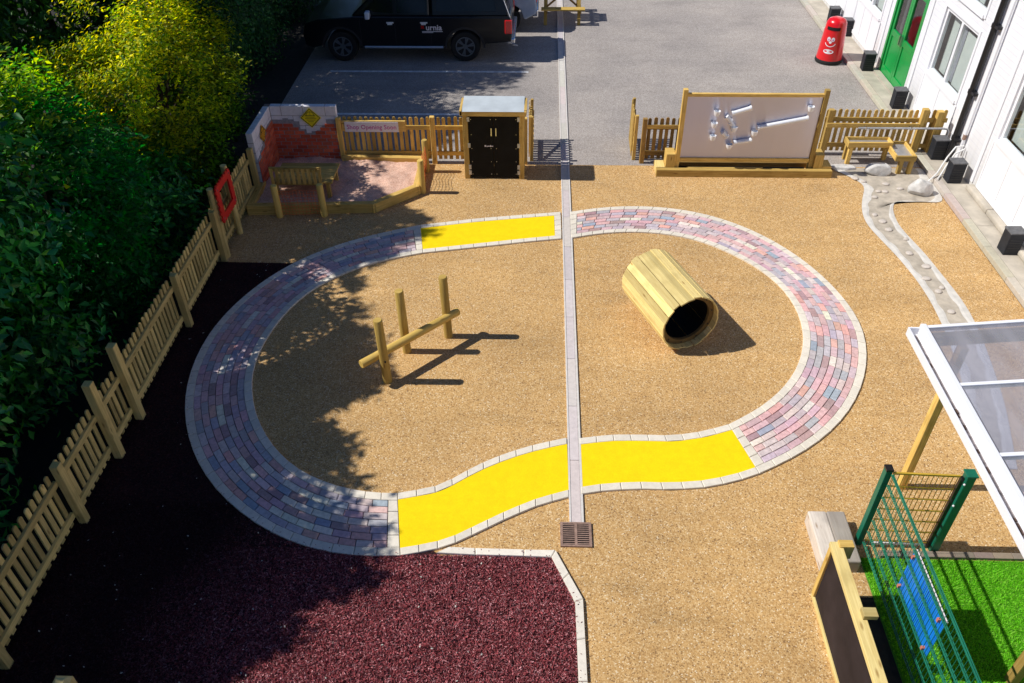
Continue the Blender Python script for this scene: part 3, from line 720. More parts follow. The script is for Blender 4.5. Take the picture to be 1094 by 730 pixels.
# back fence to the left of the cupboard
t = thing('picket_fence', 'sunlit timber picket fence behind the sandpit left of the black cupboard', 'fence', (0,15.37,0))
bay(t, -4.02, -2.23, M['wood'], .97); bay(t, -2.13, -.40, M['wood'], .97)
fpost(t, -4.06, .99, M['wood']); fpost(t, -2.18, 1.02, M['wood']); fpost(t, -.33, 1.0, M['wood'])
mb = MB(); mb.box((-4.0,-.085,.70),(-2.72,-.037,.92)); mb.build('sign_rail', M['wood'], t)
s = thing('shop_sign', 'white sign reading Shop Opening Soon in pink on the picket fence', 'sign', (-3.40,15.28,.80))
mb = MB(); mb.box((-.54,-.008,-.105),(.54,0,.105)); mb.build('sign_board', M['signwhite'], s)
text_mesh('lettering', 'Shop Opening Soon', .135, M['pink'], s, Matrix.Translation((0,-.010,-.005)) @ Matrix.Rotation(PI/2,4,'X'), .92, .0015)

# open gate leaves
def gate(label, loc, rz):
    g = thing('gate', label, 'gate', loc, rz)
    bay(g, .05, .92, M['wood'], .95, zr=(.22,.74)); fpost(g, .02, .97, M['wood'], .07, -.04); fpost(g, .95, .93, M['wood'], .06, -.035)
    mb = MB(); mb.bar((.06,-.045,.26),(.90,-.045,.70), .022, .07, up=(0,1,0)); mb.build('brace', M['wood'], g)
    return g
gate('open picket gate leaf standing edge on behind the black cupboard', (-.24,15.42,0), PI/2)
gate('open picket gate leaf standing edge on left of the steel water wall', (1.86,15.50,0), PI/2-.03)

# short fence between gate and water wall, and fence to the right
t = thing('picket_fence', 'short shaded picket fence between the open gate and the steel water wall', 'fence', (0,15.45,0))
bay(t, 2.10, 2.92, M['woodbrown'], .95); fpost(t, 2.05, .97, M['woodbrown'], .09)
mb = MB(); mb.box((2.1,-.05,.74),(2.92,-.037,.82)); mb.build('rail_cap', M['wood'], t)
t = thing('picket_fence', 'picket fence behind the water table, ending at the white building', 'fence', (5.72,15.88,0), -.015)
bay(t, .0, 1.86, M['wood'], .96); bay(t, 1.97, 2.42, M['wood'], .96)
fpost(t, .08, .99, M['wood'], .10); fpost(t, 1.92, 1.02, M['wood'], .12); fpost(t, 2.22, .98, M['wood'], .12)

# ------------------------------------------------------------------ black storage cupboard
t = thing('cupboard', 'timber framed storage cupboard with two black doors and pale sloping roof', 'cupboard', (-.92,14.65,0))
mb = MB()
mb.box((-1.51,14.65,0),(-1.41,14.75,1.36)); mb.box((-.43,14.65,0),(-.33,14.75,1.36)); mb.box((-1.51,15.12,0),(-1.43,15.2,1.42)); mb.box((-.41,15.12,0),(-.33,15.2,1.42))
part(mb, 'corner_post', M['wood'], t, .006)
mb = MB(); mb.box((-1.55,14.60,1.345),(-.29,14.645,1.435)); mb.box((-1.555,14.60,1.36),(-1.51,15.22,1.45)); mb.box((-.335,14.647,1.36),(-.285,15.22,1.45)); part(mb, 'fascia', M['wood'], t, .004)
mb = MB(); mb.face([(-1.51,14.60,1.437),(-.335,14.60,1.437),(-.335,15.24,1.475),(-1.51,15.24,1.475)]); mb.face([(-1.51,15.24,1.475),(-.335,15.24,1.475),(-.335,15.24,1.40),(-1.51,15.24,1.40)]); mb.face([(-1.51,14.62,1.36),(-1.51,15.2,1.36),(-.335,15.2,1.36),(-.335,14.62,1.36)]); part(mb, 'roof', M['roofsheet'], t)
mb = MB()
for k in range(9):
    z = .04+k*.146
    mb.box((-1.50,14.76,z),(-1.475,15.11,z+.14)); mb.box((-.365,14.76,z),(-.34,15.11,z+.14)); mb.box((-1.40,15.17,z),(-.44,15.19,z+.14))
part(mb, 'side_boards', M['wood'], t)
mb = MB(); mb.box((-1.405,14.70,.03),(-.435,15.1,.045)); part(mb, 'floor', M['woodbrown'], t)
for x0, x1, hx in ((-1.40,-.926,-.965),(-.922,-.44,-.875)):
    mb = MB(); mb.box((x0,14.655,.05),(x1,14.672,1.335)); d = part(mb, 'door', M['blackhdpe'], t, .003)
    mb = MB(); mb.box((hx-.010,14.632,.93),(hx+.010,14.646,1.09)); mb.box((hx-.008,14.646,.94),(hx+.008,14.654,.96)); mb.box((hx-.008,14.646,1.06),(hx+.008,14.654,1.08))
    h = part(mb, 'handle', M['steel'], t); h.parent = d
    mb = MB()
    for z in (.11,.38,.66,.95,1.26):
        for x in ((x0+.05, x1-.05)): mb.tube([(x,14.655,z),(x,14.651,z)], .007, 8)
    for m_ in islands(mb):
        h = part1(m_, 'screw', M['steel'], t); h.parent = d
mb = MB()
for z in (.10,.22,.68,1.22):
    mb.box((-1.425,14.64,z),(-1.375,14.6495,z+.09)); mb.box((-.465,14.64,z),(-.415,14.6495,z+.09))
part(mb, 'hinge', M['tray'], t)
mb = MB()
for k, (dx, w) in enumerate(((0,.03),(.04,.018),(.066,.03),(.105,.02),(.13,.035))): mb.box((-1.10+dx,14.652,.70-.006*(k%2)),(-1.10+dx+w,14.654,.72+.012*(k%3==0)))
part(mb, 'maker_mark', M['signwhite'], t)

# ------------------------------------------------------------------ sandpit
t = thing('sandpit', 'timber edged sandpit of reddish sand under the brick shop wall', 'sandpit', (-3.9,14.2,0))
edge = [(-5.42,14.10),(-5.42,13.24),(-3.12,13.36),(-2.40,14.02),(-2.40,15.18),(-4.02,15.24)]
for a, b in zip(edge, edge[1:]):
    A, B = Vector((*a,0)), Vector((*b,0)); d = (B-A).normalized()
    n = 2 if (B-A).length > 2 else 1
    for k in range(n):
        p = A+(B-A)*k/n+d*(.0 if k else -.055); q = A+(B-A)*(k+1)/n+d*(.055 if k == n-1 else 0)
        mb = MB(); mb.bar(p+Vector((0,0,.10)), q-d*.003+Vector((0,0,.10)), .12, .20+rnd.uniform(-.004,.002)); part(mb, 'timber_edge', M['wood'], t, .01)
nx, ny = 70, 46; V = []; F = []
for j in range(ny+1):
    for i in range(nx+1):
        u, v = i/nx, j/ny
        x = -5.40+u*2.98; y = 13.28+v*2.05
        z = .115+.012*math.sin(x*5.1+1.9*math.sin(y*4.3))+.010*math.sin(y*8.3+2.2*math.sin(x*3.1)+x*2)+.007*math.sin(x*17+y*9+2*math.sin(y*6))+rnd.uniform(-.009,.009)
        V.append((x,y,z))
def pit_ok(x,y): return inside(np.array([(x,y)]), [(-5.41,13.26),(-3.12,13.37),(-2.42,14.03),(-2.42,15.2),(-4.0,15.26),(-5.41,15.32)])[0]
for j in range(ny):
    for i in range(nx):
        q = (j*(nx+1)+i, j*(nx+1)+i+1, (j+1)*(nx+1)+i+1, (j+1)*(nx+1)+i)
        cx_ = sum(V[k][0] for k in q)/4; cy_ = sum(V[k][1] for k in q)/4
        if pit_ok(cx_,cy_): F.append(q)
sv = np.array(V)-np.array([-3.9,14.2,0]); o = raw('sand', sv, np.array(F), np.ones((len(F),3)), M['sand'], t, True)

# ------------------------------------------------------------------ brick and block shop wall
t = thing('brick_wall', 'L shaped play wall of white blocks with jagged red brick facing behind the sandpit', 'wall', (-5.0,15.3,0))
HT = 1.22
mb = MB()
for r in range(6):   # block courses, joints show as gaps on a mortar core
    z0, z1 = r*HT/6+.004, (r+1)*HT/6-.004
    off = .22 if r % 2 else 0
    x = -5.40-off
    while x < -4.08:
        a, b = max(x,-5.40)+.004, min(x+.44,-4.08)-.004
        if b-a > .03: mb.box((a,15.30,z0),(b,15.42,z1))
        x += .44
    y = 14.07-off
    while y < 15.30:
        a, b = max(y,14.07)+.004, min(y+.44,15.296)-.004
        if b-a > .03: mb.box((-5.52,a,z0),(-5.40,b,z1))
        y += .44
part(mb, 'block_wall', M['block'], t, .004)
mb = MB(); mb.box((-5.394,15.305,0),(-4.086,15.415,HT-.006)); mb.box((-5.514,14.076,0),(-5.406,15.41,HT-.006)); part(mb, 'mortar_core', M['mortar'], t)
BR = [(.58,.10,.045),(.64,.12,.055),(.48,.08,.04),(.68,.16,.075),(.54,.115,.06)]
mb = MB(); ms = MB()
ch_ = .078
def top_back(x):   # brick top, jagged, dipping under the sign
    d = abs(x+4.62)
    return .90 if d > .36 else (.84 if d > .27 else .76 if d > .18 else .68 if d > .08 else .62)
def top_left(y):
    return .62+.30*min(1,max(0,(y-14.2)/.75))
for r in range(12):
    z0, z1 = r*ch_+.004, (r+1)*ch_-.005
    x = -5.395-(.105 if r%2 else 0)
    while x < -4.08:
        a, b = max(x,-5.395), min(x+.20,-4.085)
        if b-a > .03 and z1 <= top_back((a+b)/2)+.03: mb.box((a+.004,15.287,z0),(b-.004,15.297,z1), None, None, jit(rnd.choice(BR),.18))
        x += .21
    y = 14.08-(.105 if r%2 else 0)
    while y < 15.28:
        a, b = max(y,14.08), min(y+.20,15.285)
        if b-a > .03 and z1 <= top_left((a+b)/2)+.03: mb.box((-5.397,a+.004,z0),(-5.386,b-.004,z1), None, None, jit(rnd.choice(BR),.18))
        y += .21
part(mb, 'brick_facing', M['brick'], t)
mb = MB()   # rough mortar bed behind the bricks
xs = [-5.394+.109*k for k in range(13)]
for a in xs:
    b = min(a+.109,-4.086); h = min(top_back((a+b)/2)+rnd.uniform(.03,.075), 1.0); mb.box((a,15.2905,0),(b,15.299,h))
for k in range(11):
    a = 14.076+.111*k; b = min(a+.111,15.289); h = top_left((a+b)/2)+rnd.uniform(.02,.07); mb.box((-5.399,a,0),(-5.3905,b,h))
part(mb, 'mortar_bed', M['greymortar'], t)
def diamond(loc, rz, s, mat, label):
    d = thing('warning_sign', label, 'sign', loc, rz)
    mb = MB(); R45 = Matrix.Rotation(PI/4,4,'Y')
    mb.box((-s/2,-.008,-s/2),(s/2,0,s/2), R45); mb.build('sign_plate', mat, d)
    mb = MB(); e = s/2-.012
    for a in ((-e,-e,e,-e+.012),(-e,e-.012,e,e),(-e,-e+.012,-e+.012,e-.012),(e-.012,-e+.012,e,e-.012)): mb.box((a[0],-.0105,a[1]),(a[2],-.0085,a[3]), R45)
    mb.build('border', M['black'], d)
    mb = MB()   # outline of a hard hat with lines of small print
    arc = [(.075*math.cos(a), .055+.075*math.sin(a)) for a in np.linspace(0,PI,12)]
    for (a,b),(c,e_) in zip(arc,arc[1:]): mb.bar((a,-.0095,b),(c,-.0095,e_), .008, .002, up=(0,1,0))
    mb.bar((-.10,-.0095,.05),(.10,-.0095,.05), .010, .002, up=(0,1,0)); mb.bar((0,-.0095,.06),(0,-.0095,.135), .006, .002, up=(0,1,0))
    for zz, w in ((.018,.085),(-.012,.11),(-.045,.085),(-.078,.055)): mb.bar((-w,-.0095,zz),(w,-.0095,zz), .007, .002, up=(0,1,0))
    mb.build('hard_hat_print', M['black'], d)
diamond((-4.60,15.284,.985), 0, .30, M['signyellow'], 'yellow diamond sign with hard hat on the back of the brick shop wall')
diamond((-5.382,14.60,.97), PI/2, .26, M['signorange'], 'amber diamond sign on the side return of the brick shop wall')

# slatted bench inside the pit
t = thing('slatted_bench', 'slatted timber bench with its back to the camera in the sandpit', 'bench', (-4.55,13.95,.10))
mb = MB()
for k in range(10): mb.box((-5.05+k*.100,13.60,.43),(-5.05+k*.100+.055,13.62,.74))
mb.box((-5.06,13.622,.68),(-4.09,13.66,.76)); mb.box((-5.06,13.622,.40),(-4.09,13.66,.46)); part(mb, 'backrest', M['wood'], t)
mb = MB()
for k in range(6): mb.box((-5.06,13.67+k*.13,.405),(-3.93,13.67+k*.13+.12,.435))
part(mb, 'seat', M['wood'], t)
for x,y in ((-5.02,13.72),(-4.02,13.72),(-5.02,14.36),(-4.02,14.36)):
    mb = MB(); mb.box((x-.035,y-.035,.06),(x+.035,y+.035,.403)); part(mb, 'leg', M['wood'], t)

# log and net barriers
def barrier(label, p0, p1, h):
    t = thing('net_barrier', label, 'barrier', (*p0,0))
    for p in (p0,p1):
        mb = MB(); mb.tube([(*p,0),(*p,h-.012),(*p,h)], [.062,.062,.052], 14); part(mb, 'log_post', M['pole'], t)
    mb = MB(); a, b = Vector((*p0,0)), Vector((*p1,0)); d = (b-a); L = d.length; d.normalize(); nrm = Vector((-d.y,d.x,0))
    nh, nv = 8, int(L/.075)
    def P(u, z): return a+d*(.06+(L-.12)*u)+Vector((0,0,z))+nrm*(.02*math.sin(u*9+z*6))
    for k in range(nh+1):
        z = .04+k*(h-.16)/nh
        for q in range(8): mb.bar(P(q/8,z+.008*math.sin(q*2.1)), P((q+1)/8,z+.008*math.sin((q+1)*2.1)), .006, .004)
    for k in range(nv+1):
        u = k/nv
        for q in range(4): z0 = .04+(h-.16)*q/4; mb.bar(P(u,z0), P(u,z0+(h-.16)/4), .006, .004)
    part(mb, 'orange_net', M['net'], t)
barrier('orange net barrier between two short logs in front of the sandpit bench', (-4.86,13.14), (-4.03,13.19), .66)
barrier('orange net barrier between two short logs at the right end of the sandpit', (-2.29,14.08), (-2.31,14.93), .70)

# ------------------------------------------------------------------ balance posts
t = thing('balance_beam', 'three upright round posts carrying one low round beam on the tan surface', 'balance beam', (-1.85,9.15,0))
for x,y,h,tx in ((-2.16,8.66,1.13,-.02),(-1.97,9.33,1.13,-.015),(-1.38,9.70,1.12,-.02)):
    mb = MB(); mb.tube([(x,y,0),(x+tx*.5,y,h*.5),(x+tx,y,h-.012),(x+tx,y,h)], [.066,.065,.064,.054], 18); part(mb, 'post', M['pole'], t)
A, B = Vector((-2.47,8.53,.435)), Vector((-1.22,9.78,.425)); d = (B-A).normalized()
mb = MB(); mb.tube([A, A+d*.01, B-d*.01, B], [.056,.062,.060,.054], 16); part(mb, 'beam', M['pole'], t)
mb = MB()
for x,y in ((-2.14,8.595),(-1.36,9.635)): mb.tube([(x,y+.004,.43),(x,y-.008,.43)], .014, 8)
part(mb, 'bolt', M['pit'], t)

# ------------------------------------------------------------------ barrel tunnel
t = thing('barrel_tunnel', 'pale pine barrel tunnel lying on the tan surface inside the ring', 'tunnel', (2.222,9.492,0), .388)
R_, L_ = .464, 1.338; n = 24; mb = MB(); inner = MB()
for k in range(n):
    a0, a1 = 2*PI*k/n, 2*PI*(k+1)/n; am = (a0+a1)/2
    gap = .0022 if k in (8,10) else -.001
    w = 2*R_*math.tan(PI/n)/2*1.0-gap/2
    r_, tn = Vector((math.cos(am),0,math.sin(am))), Vector((-math.sin(am),0,math.cos(am)))
    ctr = Vector((0,0,R_+.012)); jl = rnd.uniform(-.016,.016)
    Mx = Matrix.Translation(ctr) @ Matrix((tn, Vector((0,1,0)), r_)).transposed().to_4x4()
    jr = rnd.uniform(-.008,.006); Mx = Mx @ Matrix.Rotation(rnd.uniform(-.03,.03),4,'Y')
    mb.box((-w,jl,R_-.022+jr),(w,L_+jl,R_+jr), Mx, rnd.choice((.25,.45,.6,.75,.9,1.0)))
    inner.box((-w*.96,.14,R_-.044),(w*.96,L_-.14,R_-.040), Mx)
mb.build('slat_barrel', M['woodpale'], t, bevel=.003); inner.build('shade_lining', M['blackhdpe'], t)  # black strips added inside the slats to darken the interior as shade
for y0 in (.10, L_-.15):
    mb = MB(); ri, ro = R_*.78, R_-.027; ctr = Vector((0,0,R_+.012)); m = 36
    for k in range(m):
        a,b = 2*PI*k/m, 2*PI*(k+1)/m
        q = lambda r,ang,y: ctr+Vector((r*math.cos(ang),y,r*math.sin(ang)))
        mb.face([q(ri,a,y0),q(ro,a,y0),q(ro,b,y0),q(ri,b,y0)][::-1]); mb.face([q(ri,a,y0+.05),q(ro,a,y0+.05),q(ro,b,y0+.05),q(ri,b,y0+.05)])
        mb.face([q(ri,a,y0),q(ri,b,y0),q(ri,b,y0+.05),q(ri,a,y0+.05)][::-1], None, .5, (1,1,1), True)
    mb.build('end_ring', M['ply'], t)
mb = MB()
for k in range(10):
    a = 2*PI*(k+.3)/10; c = Vector((R_*.87*math.cos(a),.10,R_+.012+R_*.87*math.sin(a))); mb.tube([c, c+Vector((0,-.010,0))], .012, 8)
mb.build('bolt', M['trim'], t)

# ------------------------------------------------------------------ water wall
t = thing('water_wall', 'large brushed steel water play wall in a timber frame with gutters and cups', 'water wall', (4.02,14.98,0))
for x, lean in ((2.70,0),(5.33,0)):
    mb = MB(); mb.box((x-.045,14.94,0),(x+.045,15.04,1.74)); part(mb, 'post', M['wood'], t, .008)
    for sx in (1,):
        pass
mb = MB(); mb.box((2.745,14.95,1.60),(5.285,15.02,1.66)); mb.box((2.745,14.95,.26),(5.285,15.02,.335)); part(mb, 'rail', M['wood'], t, .005)
mb = MB(); mb.face([(2.745,14.985,.336),(5.285,14.985,.336),(5.285,14.985,1.598),(2.745,14.985,1.598)], [(2.7,0),(5.3,0),(5.3,1.3),(2.7,1.3)]); mb.face([(5.285,15.0,.336),(2.745,15.0,.336),(2.745,15.0,1.598),(5.285,15.0,1.598)], [(5.3,0),(2.7,0),(2.7,1.3),(5.3,1.3)]); part(mb, 'steel_sheet', M['brushed'], t)
def gutter(p, q, r=.042):
    mb = MB(); a, b = Vector((p[0],14.935,p[1])), Vector((q[0],14.935,q[1])); d = (b-a).normalized()
    mb.tube([a, b], r, 14); mb.tube([a-d*.001, a+d*.03], r+.008, 14); mb.tube([b-d*.03, b+d*.001], r+.008, 14); part(mb, 'gutter', M['acrylic'], t)
for p, q in (((3.62,1.28),(3.97,1.40)),((4.15,1.00),(5.07,1.20)),((3.74,.68),(4.08,.74)),((3.52,1.22),(3.63,1.12)),((3.62,1.10),(3.72,.98)),((3.50,.90),(3.60,.80))): gutter(p,q)
for x, z in ((3.33,1.30),(3.31,1.06),(3.32,.80),(3.70,.98),(3.66,.62),(4.10,.90),(5.07,1.40)):
    mb = MB(); mb.lathe([(0,-.055),(.045,-.05),(.062,.0),(.066,.045),(.058,.045),(.052,0),(.035,-.038),(0,-.042)], (x,14.91,z), 16); part(mb, 'cup', M['acrylic'], t)
mb = MB(); mb.box((2.29,14.79,0),(5.74,14.90,.155)); part(mb, 'front_sleeper', M['wood'], t, .008)
mb = MB(); mb.box((2.29,15.20,0),(5.74,15.29,.12)); part(mb, 'back_sleeper', M['woodbrown'], t, .008)
for x0, x1, hh in ((2.29,2.465,.165),(5.56,5.74,.20)):
    mb = MB(); mb.box((x0,14.903,0),(x1,15.197,hh)); part(mb, 'end_block', M['woodpale'] if x0 < 3 else M['wood'], t, .008)
for x0, x1 in ((2.47,2.652),(5.38,5.555)):
    mb = MB(); mb.box((x0,14.905,0),(x1,15.195,.44)); part(mb, 'step_block', M['wood'], t, .01)
mb = MB(); mb.box((2.74,14.92,.02),(5.29,15.18,.04)); part(mb, 'water_trough', M['blackhdpe'], t)
mb = MB(); mb.box((2.9,14.915,.13),(4.4,14.935,.15)); mb.box((2.8,15.12,.20),(5.2,15.15,.225)); part(mb, 'trough_rail', M['wood'], t)

# water table, pipe, hoses
t = thing('water_table', 'L shaped timber water table with zinc trays near the white building', 'water table', (6.75,15.35,0))
def trough(x0,x1,y0,y1,z0,z1):
    mb = MB(); w = .035
    mb.box((x0,y0,z0),(x1,y0+w,z1)); mb.box((x0,y1-w,z0),(x1,y1,z1)); mb.box((x0,y0+w,z0),(x0+w,y1-w,z1)); mb.box((x1-w,y0+w,z0),(x1,y1-w,z1)); part(mb, 'trough_frame', M['wood'], t, .005)
    mb = MB(); mb.box((x0+w+.002,y0+w+.002,z0+.01),(x1-w-.002,y1-w-.002,z0+.05)); part(mb, 'zinc_tray', M['tray'], t)
trough(6.14,7.02,15.38,15.66,.37,.48); trough(6.96,7.36,14.94,15.62,.30,.41)
for x,y,h in ((6.22,15.42,.368),(6.22,15.62,.368),(7.10,14.99,.298),(7.30,14.99,.298),(7.0,15.60,.298)):
    mb = MB(); mb.box((x-.04,y-.04,0),(x+.04,y+.04,h)); part(mb, 'leg', M['wood'], t, .005)
t = thing('water_pipe', 'long steel water pipe on a timber batten in front of the right picket fence', 'pipe', (6.9,15.70,.68))
mb = MB(); mb.box((5.74,15.715,.64),(7.56,15.745,.73)); part(mb, 'batten', M['wood'], t)
mb = MB(); mb.tube([(6.36,15.66,.66),(8.05,15.66,.66),(8.12,15.66,.65),(8.15,15.66,.60),(8.15,15.66,.40)], .022, 10); part(mb, 'pipe', M['tray'], t)
mb = MB()
for x in (6.5,7.4): mb.box((x-.015,15.637,.63),(x+.015,15.714,.69))
part(mb, 'bracket', M['steel'], t)
tag(MB().tube([(8.20,14.98,.62),(8.05,14.98,.60),(7.93,14.93,.40),(7.75,14.75,.16),(7.62,14.62,.12),(7.56,14.60,.06)], .016, 8).build('hose', M['whitehose']), 'thin white hose from the wall to the stream, passing over the kerb', 'hose')
tag(MB().tube([(8.20,14.90,.60),(8.02,14.86,.52),(7.90,14.80,.28),(7.80,14.70,.13),(7.70,14.56,.125)], .016, 8).build('hose', M['whitehose']), 'shorter white hose curling down beside the black box below the downpipe', 'hose')

# ------------------------------------------------------------------ black boxes along the wall
boxes = [(8.02,23.5,'rearmost of the black boxes along the white building, behind the red bin'),(8.10,22.55,'black box half hidden behind the red litter bin'),(7.97,20.15,'black box just left of the green door'),(8.00,17.95,'black box just right of the green door behind the picket fence'),
         (8.0,15.52,'black box under the steel water pipe at the end of the picket fence'),(7.97,14.55,'black box below the downpipe where the white hoses hang'),(7.99,12.08,'nearest black box by the white building at the right edge')]
pr = None
for x,y,lab in boxes:
    if pr is None:
        pr = thing('wall_box', lab, 'box', (x,y,.102), 0, 'black boxes along the building')
        mb = MB(); mb.box((-.13,-.12,0),(.13,.12,.40)); mb.build('box_body', M['boxplastic'], pr, bevel=.012)
        mb = MB(); mb.box((-.138,-.128,.402),(.138,.128,.43)); mb.build('lid', M['boxlid'], pr, bevel=.008)
        mb = MB()
        for k in range(5): mb.box((-.10,-.126,.08+k*.05),(.10,-.121,.10+k*.05))
        mb.build('vent_slots', M['trim'], pr)
    else: dup(pr, (x,y,.102), rnd.uniform(-.08,.08), lab)

# ------------------------------------------------------------------ red litter bin with smiling face
t = thing('litter_bin', 'glossy red litter bin with a white smiling face standing by the kerb', 'litter bin', (7.27,20.95,.004), -.5)
mb = MB(); mb.lathe([(.315,.10),(.295,.35),(.27,.68),(.262,.80)], n=48); mb.lathe([(.262,.80),(.258,.80),(.24,.98),(.20,1.05),(.11,1.09),(0,1.10)], n=48); mb.build('bin_body', M['red'], t)
mb = MB(); mb.lathe([(.0,.0),(.32,.0),(.335,.03),(.33,.085),(.318,.10)], n=48); mb.build('base_ring', M['rubber'], t)
def conept(r0):
    def f(s_, z, off=.004):
        r = np.interp(z, [.10,.35,.68,.80,.98], [.315,.295,.27,.262,.244])+off; a = -PI/2+s_/r
        return (r*math.cos(a), r*math.sin(a), z)
    return f
cp = conept(0)
mb = MB(); k_ = 10
for k in range(k_):
    s0, s1 = -.17+.34*k/k_, -.17+.34*(k+1)/k_; mb.face([cp(s0,.84,.006),cp(s1,.84,.006),cp(s1,.915,.006),cp(s0,.915,.006)])
mb.build('slot', M['pit'], t)
mb = MB()
def disc(cx_, cz, rx, rz, off=.004):
    pts = [cp(cx_+rx*math.cos(a), cz+rz*math.sin(a), off) for a in np.linspace(0,2*PI,22)[:-1]]
    c0 = cp(cx_,cz,off)
    for a,b in zip(pts, pts[1:]+pts[:1]): mb.face([c0,a,b])
for nm_, cx2, cz2, rx2, rz2 in (('eye',-.052,.63,.042,.052),('eye',.052,.63,.042,.052),('nose',0,.56,.034,.030),('name_oval',0,.335,.13,.055)):
    mb = MB(); disc(cx2,cz2,rx2,rz2); mb.build(nm_, M['signwhite'], t)
mb = MB()
for a0,a1 in zip(np.linspace(PI*1.08,PI*1.92,12), np.linspace(PI*1.08,PI*1.92,12)[1:]):
    q = lambda a,r: cp(r*math.cos(a)*1.25, .56+r*math.sin(a), .004)
    mb.face([q(a0,.095),q(a1,.095),q(a1,.112),q(a0,.112)])
mb.build('smile', M['signwhite'], t)
for sgn in (-1,1): mb = MB(); disc(sgn*.052,.618,.015,.022,.006); mb.build('pupil', M['pink'], t)

# ------------------------------------------------------------------ white building
bld = thing('white_building', 'white clad single storey building with windows and a green double door', 'building', (8.25,14,0))
BX = 8.25; Y0b, Y1b, ZT = -4.0, 44.0, 3.7
wins = [('win',15.95,17.55,1.12,2.44),('win',12.05,14.03,1.22,2.45),('win',20.80,22.5,1.12,2.44),('win',24.3,25.9,1.12,2.44),('win',8.3,10.3,1.22,2.45),
        ('top',15.98,17.50,2.78,3.35),('top',12.05,14.0,2.78,3.35),('top',20.85,22.4,2.78,3.35),('door',18.44,20.14,.104,2.36)]
ops = [(w[1],w[2],w[3],w[4]) for w in wins]
ys = sorted({Y0b,Y1b,*[o[0] for o in ops],*[o[1] for o in ops]}); zs = sorted({0,ZT,*[o[2] for o in ops],*[o[3] for o in ops]})
mb = MB()
for a,b in zip(ys,ys[1:]):
    for c,d in zip(zs,zs[1:]):
        ym, zm = (a+b)/2,(c+d)/2
        if any(o[0]<ym<o[1] and o[2]<zm<o[3] for o in ops): continue
        mb.face([(BX,b,c),(BX,a,c),(BX,a,d),(BX,b,d)])
for a,b,c,d in ops:
    X2 = BX+.12
    mb.face([(BX,a,c),(X2,a,c),(X2,a,d),(BX,a,d)]); mb.face([(X2,b,c),(BX,b,c),(BX,b,d),(X2,b,d)])
    mb.face([(BX,b,c),(X2,b,c),(X2,a,c),(BX,a,c)]); mb.face([(BX,a,d),(X2,a,d),(X2,b,d),(BX,b,d)])
mb.face([(BX,Y0b,0),(20,Y0b,0),(20,Y0b,ZT),(BX,Y0b,ZT)]); mb.face([(20,Y1b,0),(BX,Y1b,0),(BX,Y1b,ZT),(20,Y1b,ZT)]); mb.face([(20,Y0b,0),(20,Y1b,0),(20,Y1b,ZT),(20,Y0b,ZT)])
part(mb, 'wall', M['clad'], bld)
mb = MB(); mb.box((BX-.08,Y0b-.1,ZT+.002),(20.1,Y1b+.1,ZT+.22)); part(mb, 'roof', M['white'], bld)
mb = MB(); mb.box((BX+.62,Y0b+.1,.02),(BX+3.0,Y1b-.1,3.6)); part(mb, 'room', M['room'], bld)
def wbox(mb, y0,y1,z0,z1,x0,x1): mb.box((BX+x0,y0,z0),(BX+x1,y1,z1))
for w_i, (kind,a,b,c,d) in enumerate(wins):
    if kind == 'door': continue
    mb = MB(); fw = .065
    wbox(mb,a,b,c,c+fw,.02,.09); wbox(mb,a,b,d-fw,d,.02,.09); wbox(mb,a,a+fw,c+fw,d-fw,.02,.09); wbox(mb,b-fw,b,c+fw,d-fw,.02,.09)
    nm = 1; mids = [(a+b)/2]
    for m_ in mids: wbox(mb,m_-.045,m_+.045,c+fw,d-fw,.015,.09)
    # outer architrave and sill, proud of the cladding
    wbox(mb,a-.07,a-.002,c-.06,d+.07,-.022,.018); wbox(mb,b+.002,b+.07,c-.06,d+.07,-.022,.018); wbox(mb,a-.002,b+.002,d+.002,d+.07,-.022,.018); wbox(mb,a-.002,b+.002,c-.075,c-.002,-.045,.018)
    wi = part(mb, 'window', M['white'], bld, .004)
    mb = MB(); mb.face([(BX+.05,b-fw,c+fw),(BX+.05,a+fw,c+fw),(BX+.05,a+fw,d-fw),(BX+.05,b-fw,d-fw)])
    p_ = part(mb, 'pane', M['glass'], bld); p_.parent = wi
    mb = MB()   # blinds / boards pushed up behind the glass
    if kind == 'win':
        m_ = (a+b)/2
        mb.box((BX+.16,a+.22,c+.03),(BX+.18,m_-.03,d-.22)); 
        part(mb, 'blind', M['blind'], bld)
        mb = MB(); mb.box((BX+.2,m_+.45,c+.02),(BX+.22,b-.04,d-.05)); part(mb, 'blind', M['blind'], bld)
        mb = MB(); mb.box((BX+.2,m_+.06,c+.02),(BX+.23,m_+.22,d-.05)); part(mb, 'curtain', M['curtain'], bld)
    else:
        mb.box((BX+.16,a+.5,c+.03),(BX+.18,b-.1,d-.06)); part(mb, 'blind', M['blind'], bld)
# smooth panels below the windows with cover strips
mb = MB(); st = MB()
for a,b,top in ((15.88,17.62,1.04),(11.95,14.12,1.14),(20.73,22.57,1.04),(22.6,24.2,1.04),(24.25,26,1.04),(8.2,10.4,1.14),(10.45,11.9,1.14)):
    wbox(mb,a,b,.30,top,-.012,-.002)
    n = max(2, round((b-a)/.72))
    for k in range(n+1):
        y = a+(b-a)*k/n; wbox(st, y-.022,y+.022,.22,top+.002,-.022,-.0125)
    wbox(st,a,b,.215,.298,-.03,-.002)
part(mb, 'panel', M['white'], bld); part(st, 'cover_strip', M['white'], bld)
mb = MB()
for y in (15.62,15.18,14.35,18.2,20.40): wbox(mb,y-.05,y+.05,.2,ZT-.02,-.024,-.003)
part(mb, 'corner_board', M['white'], bld)
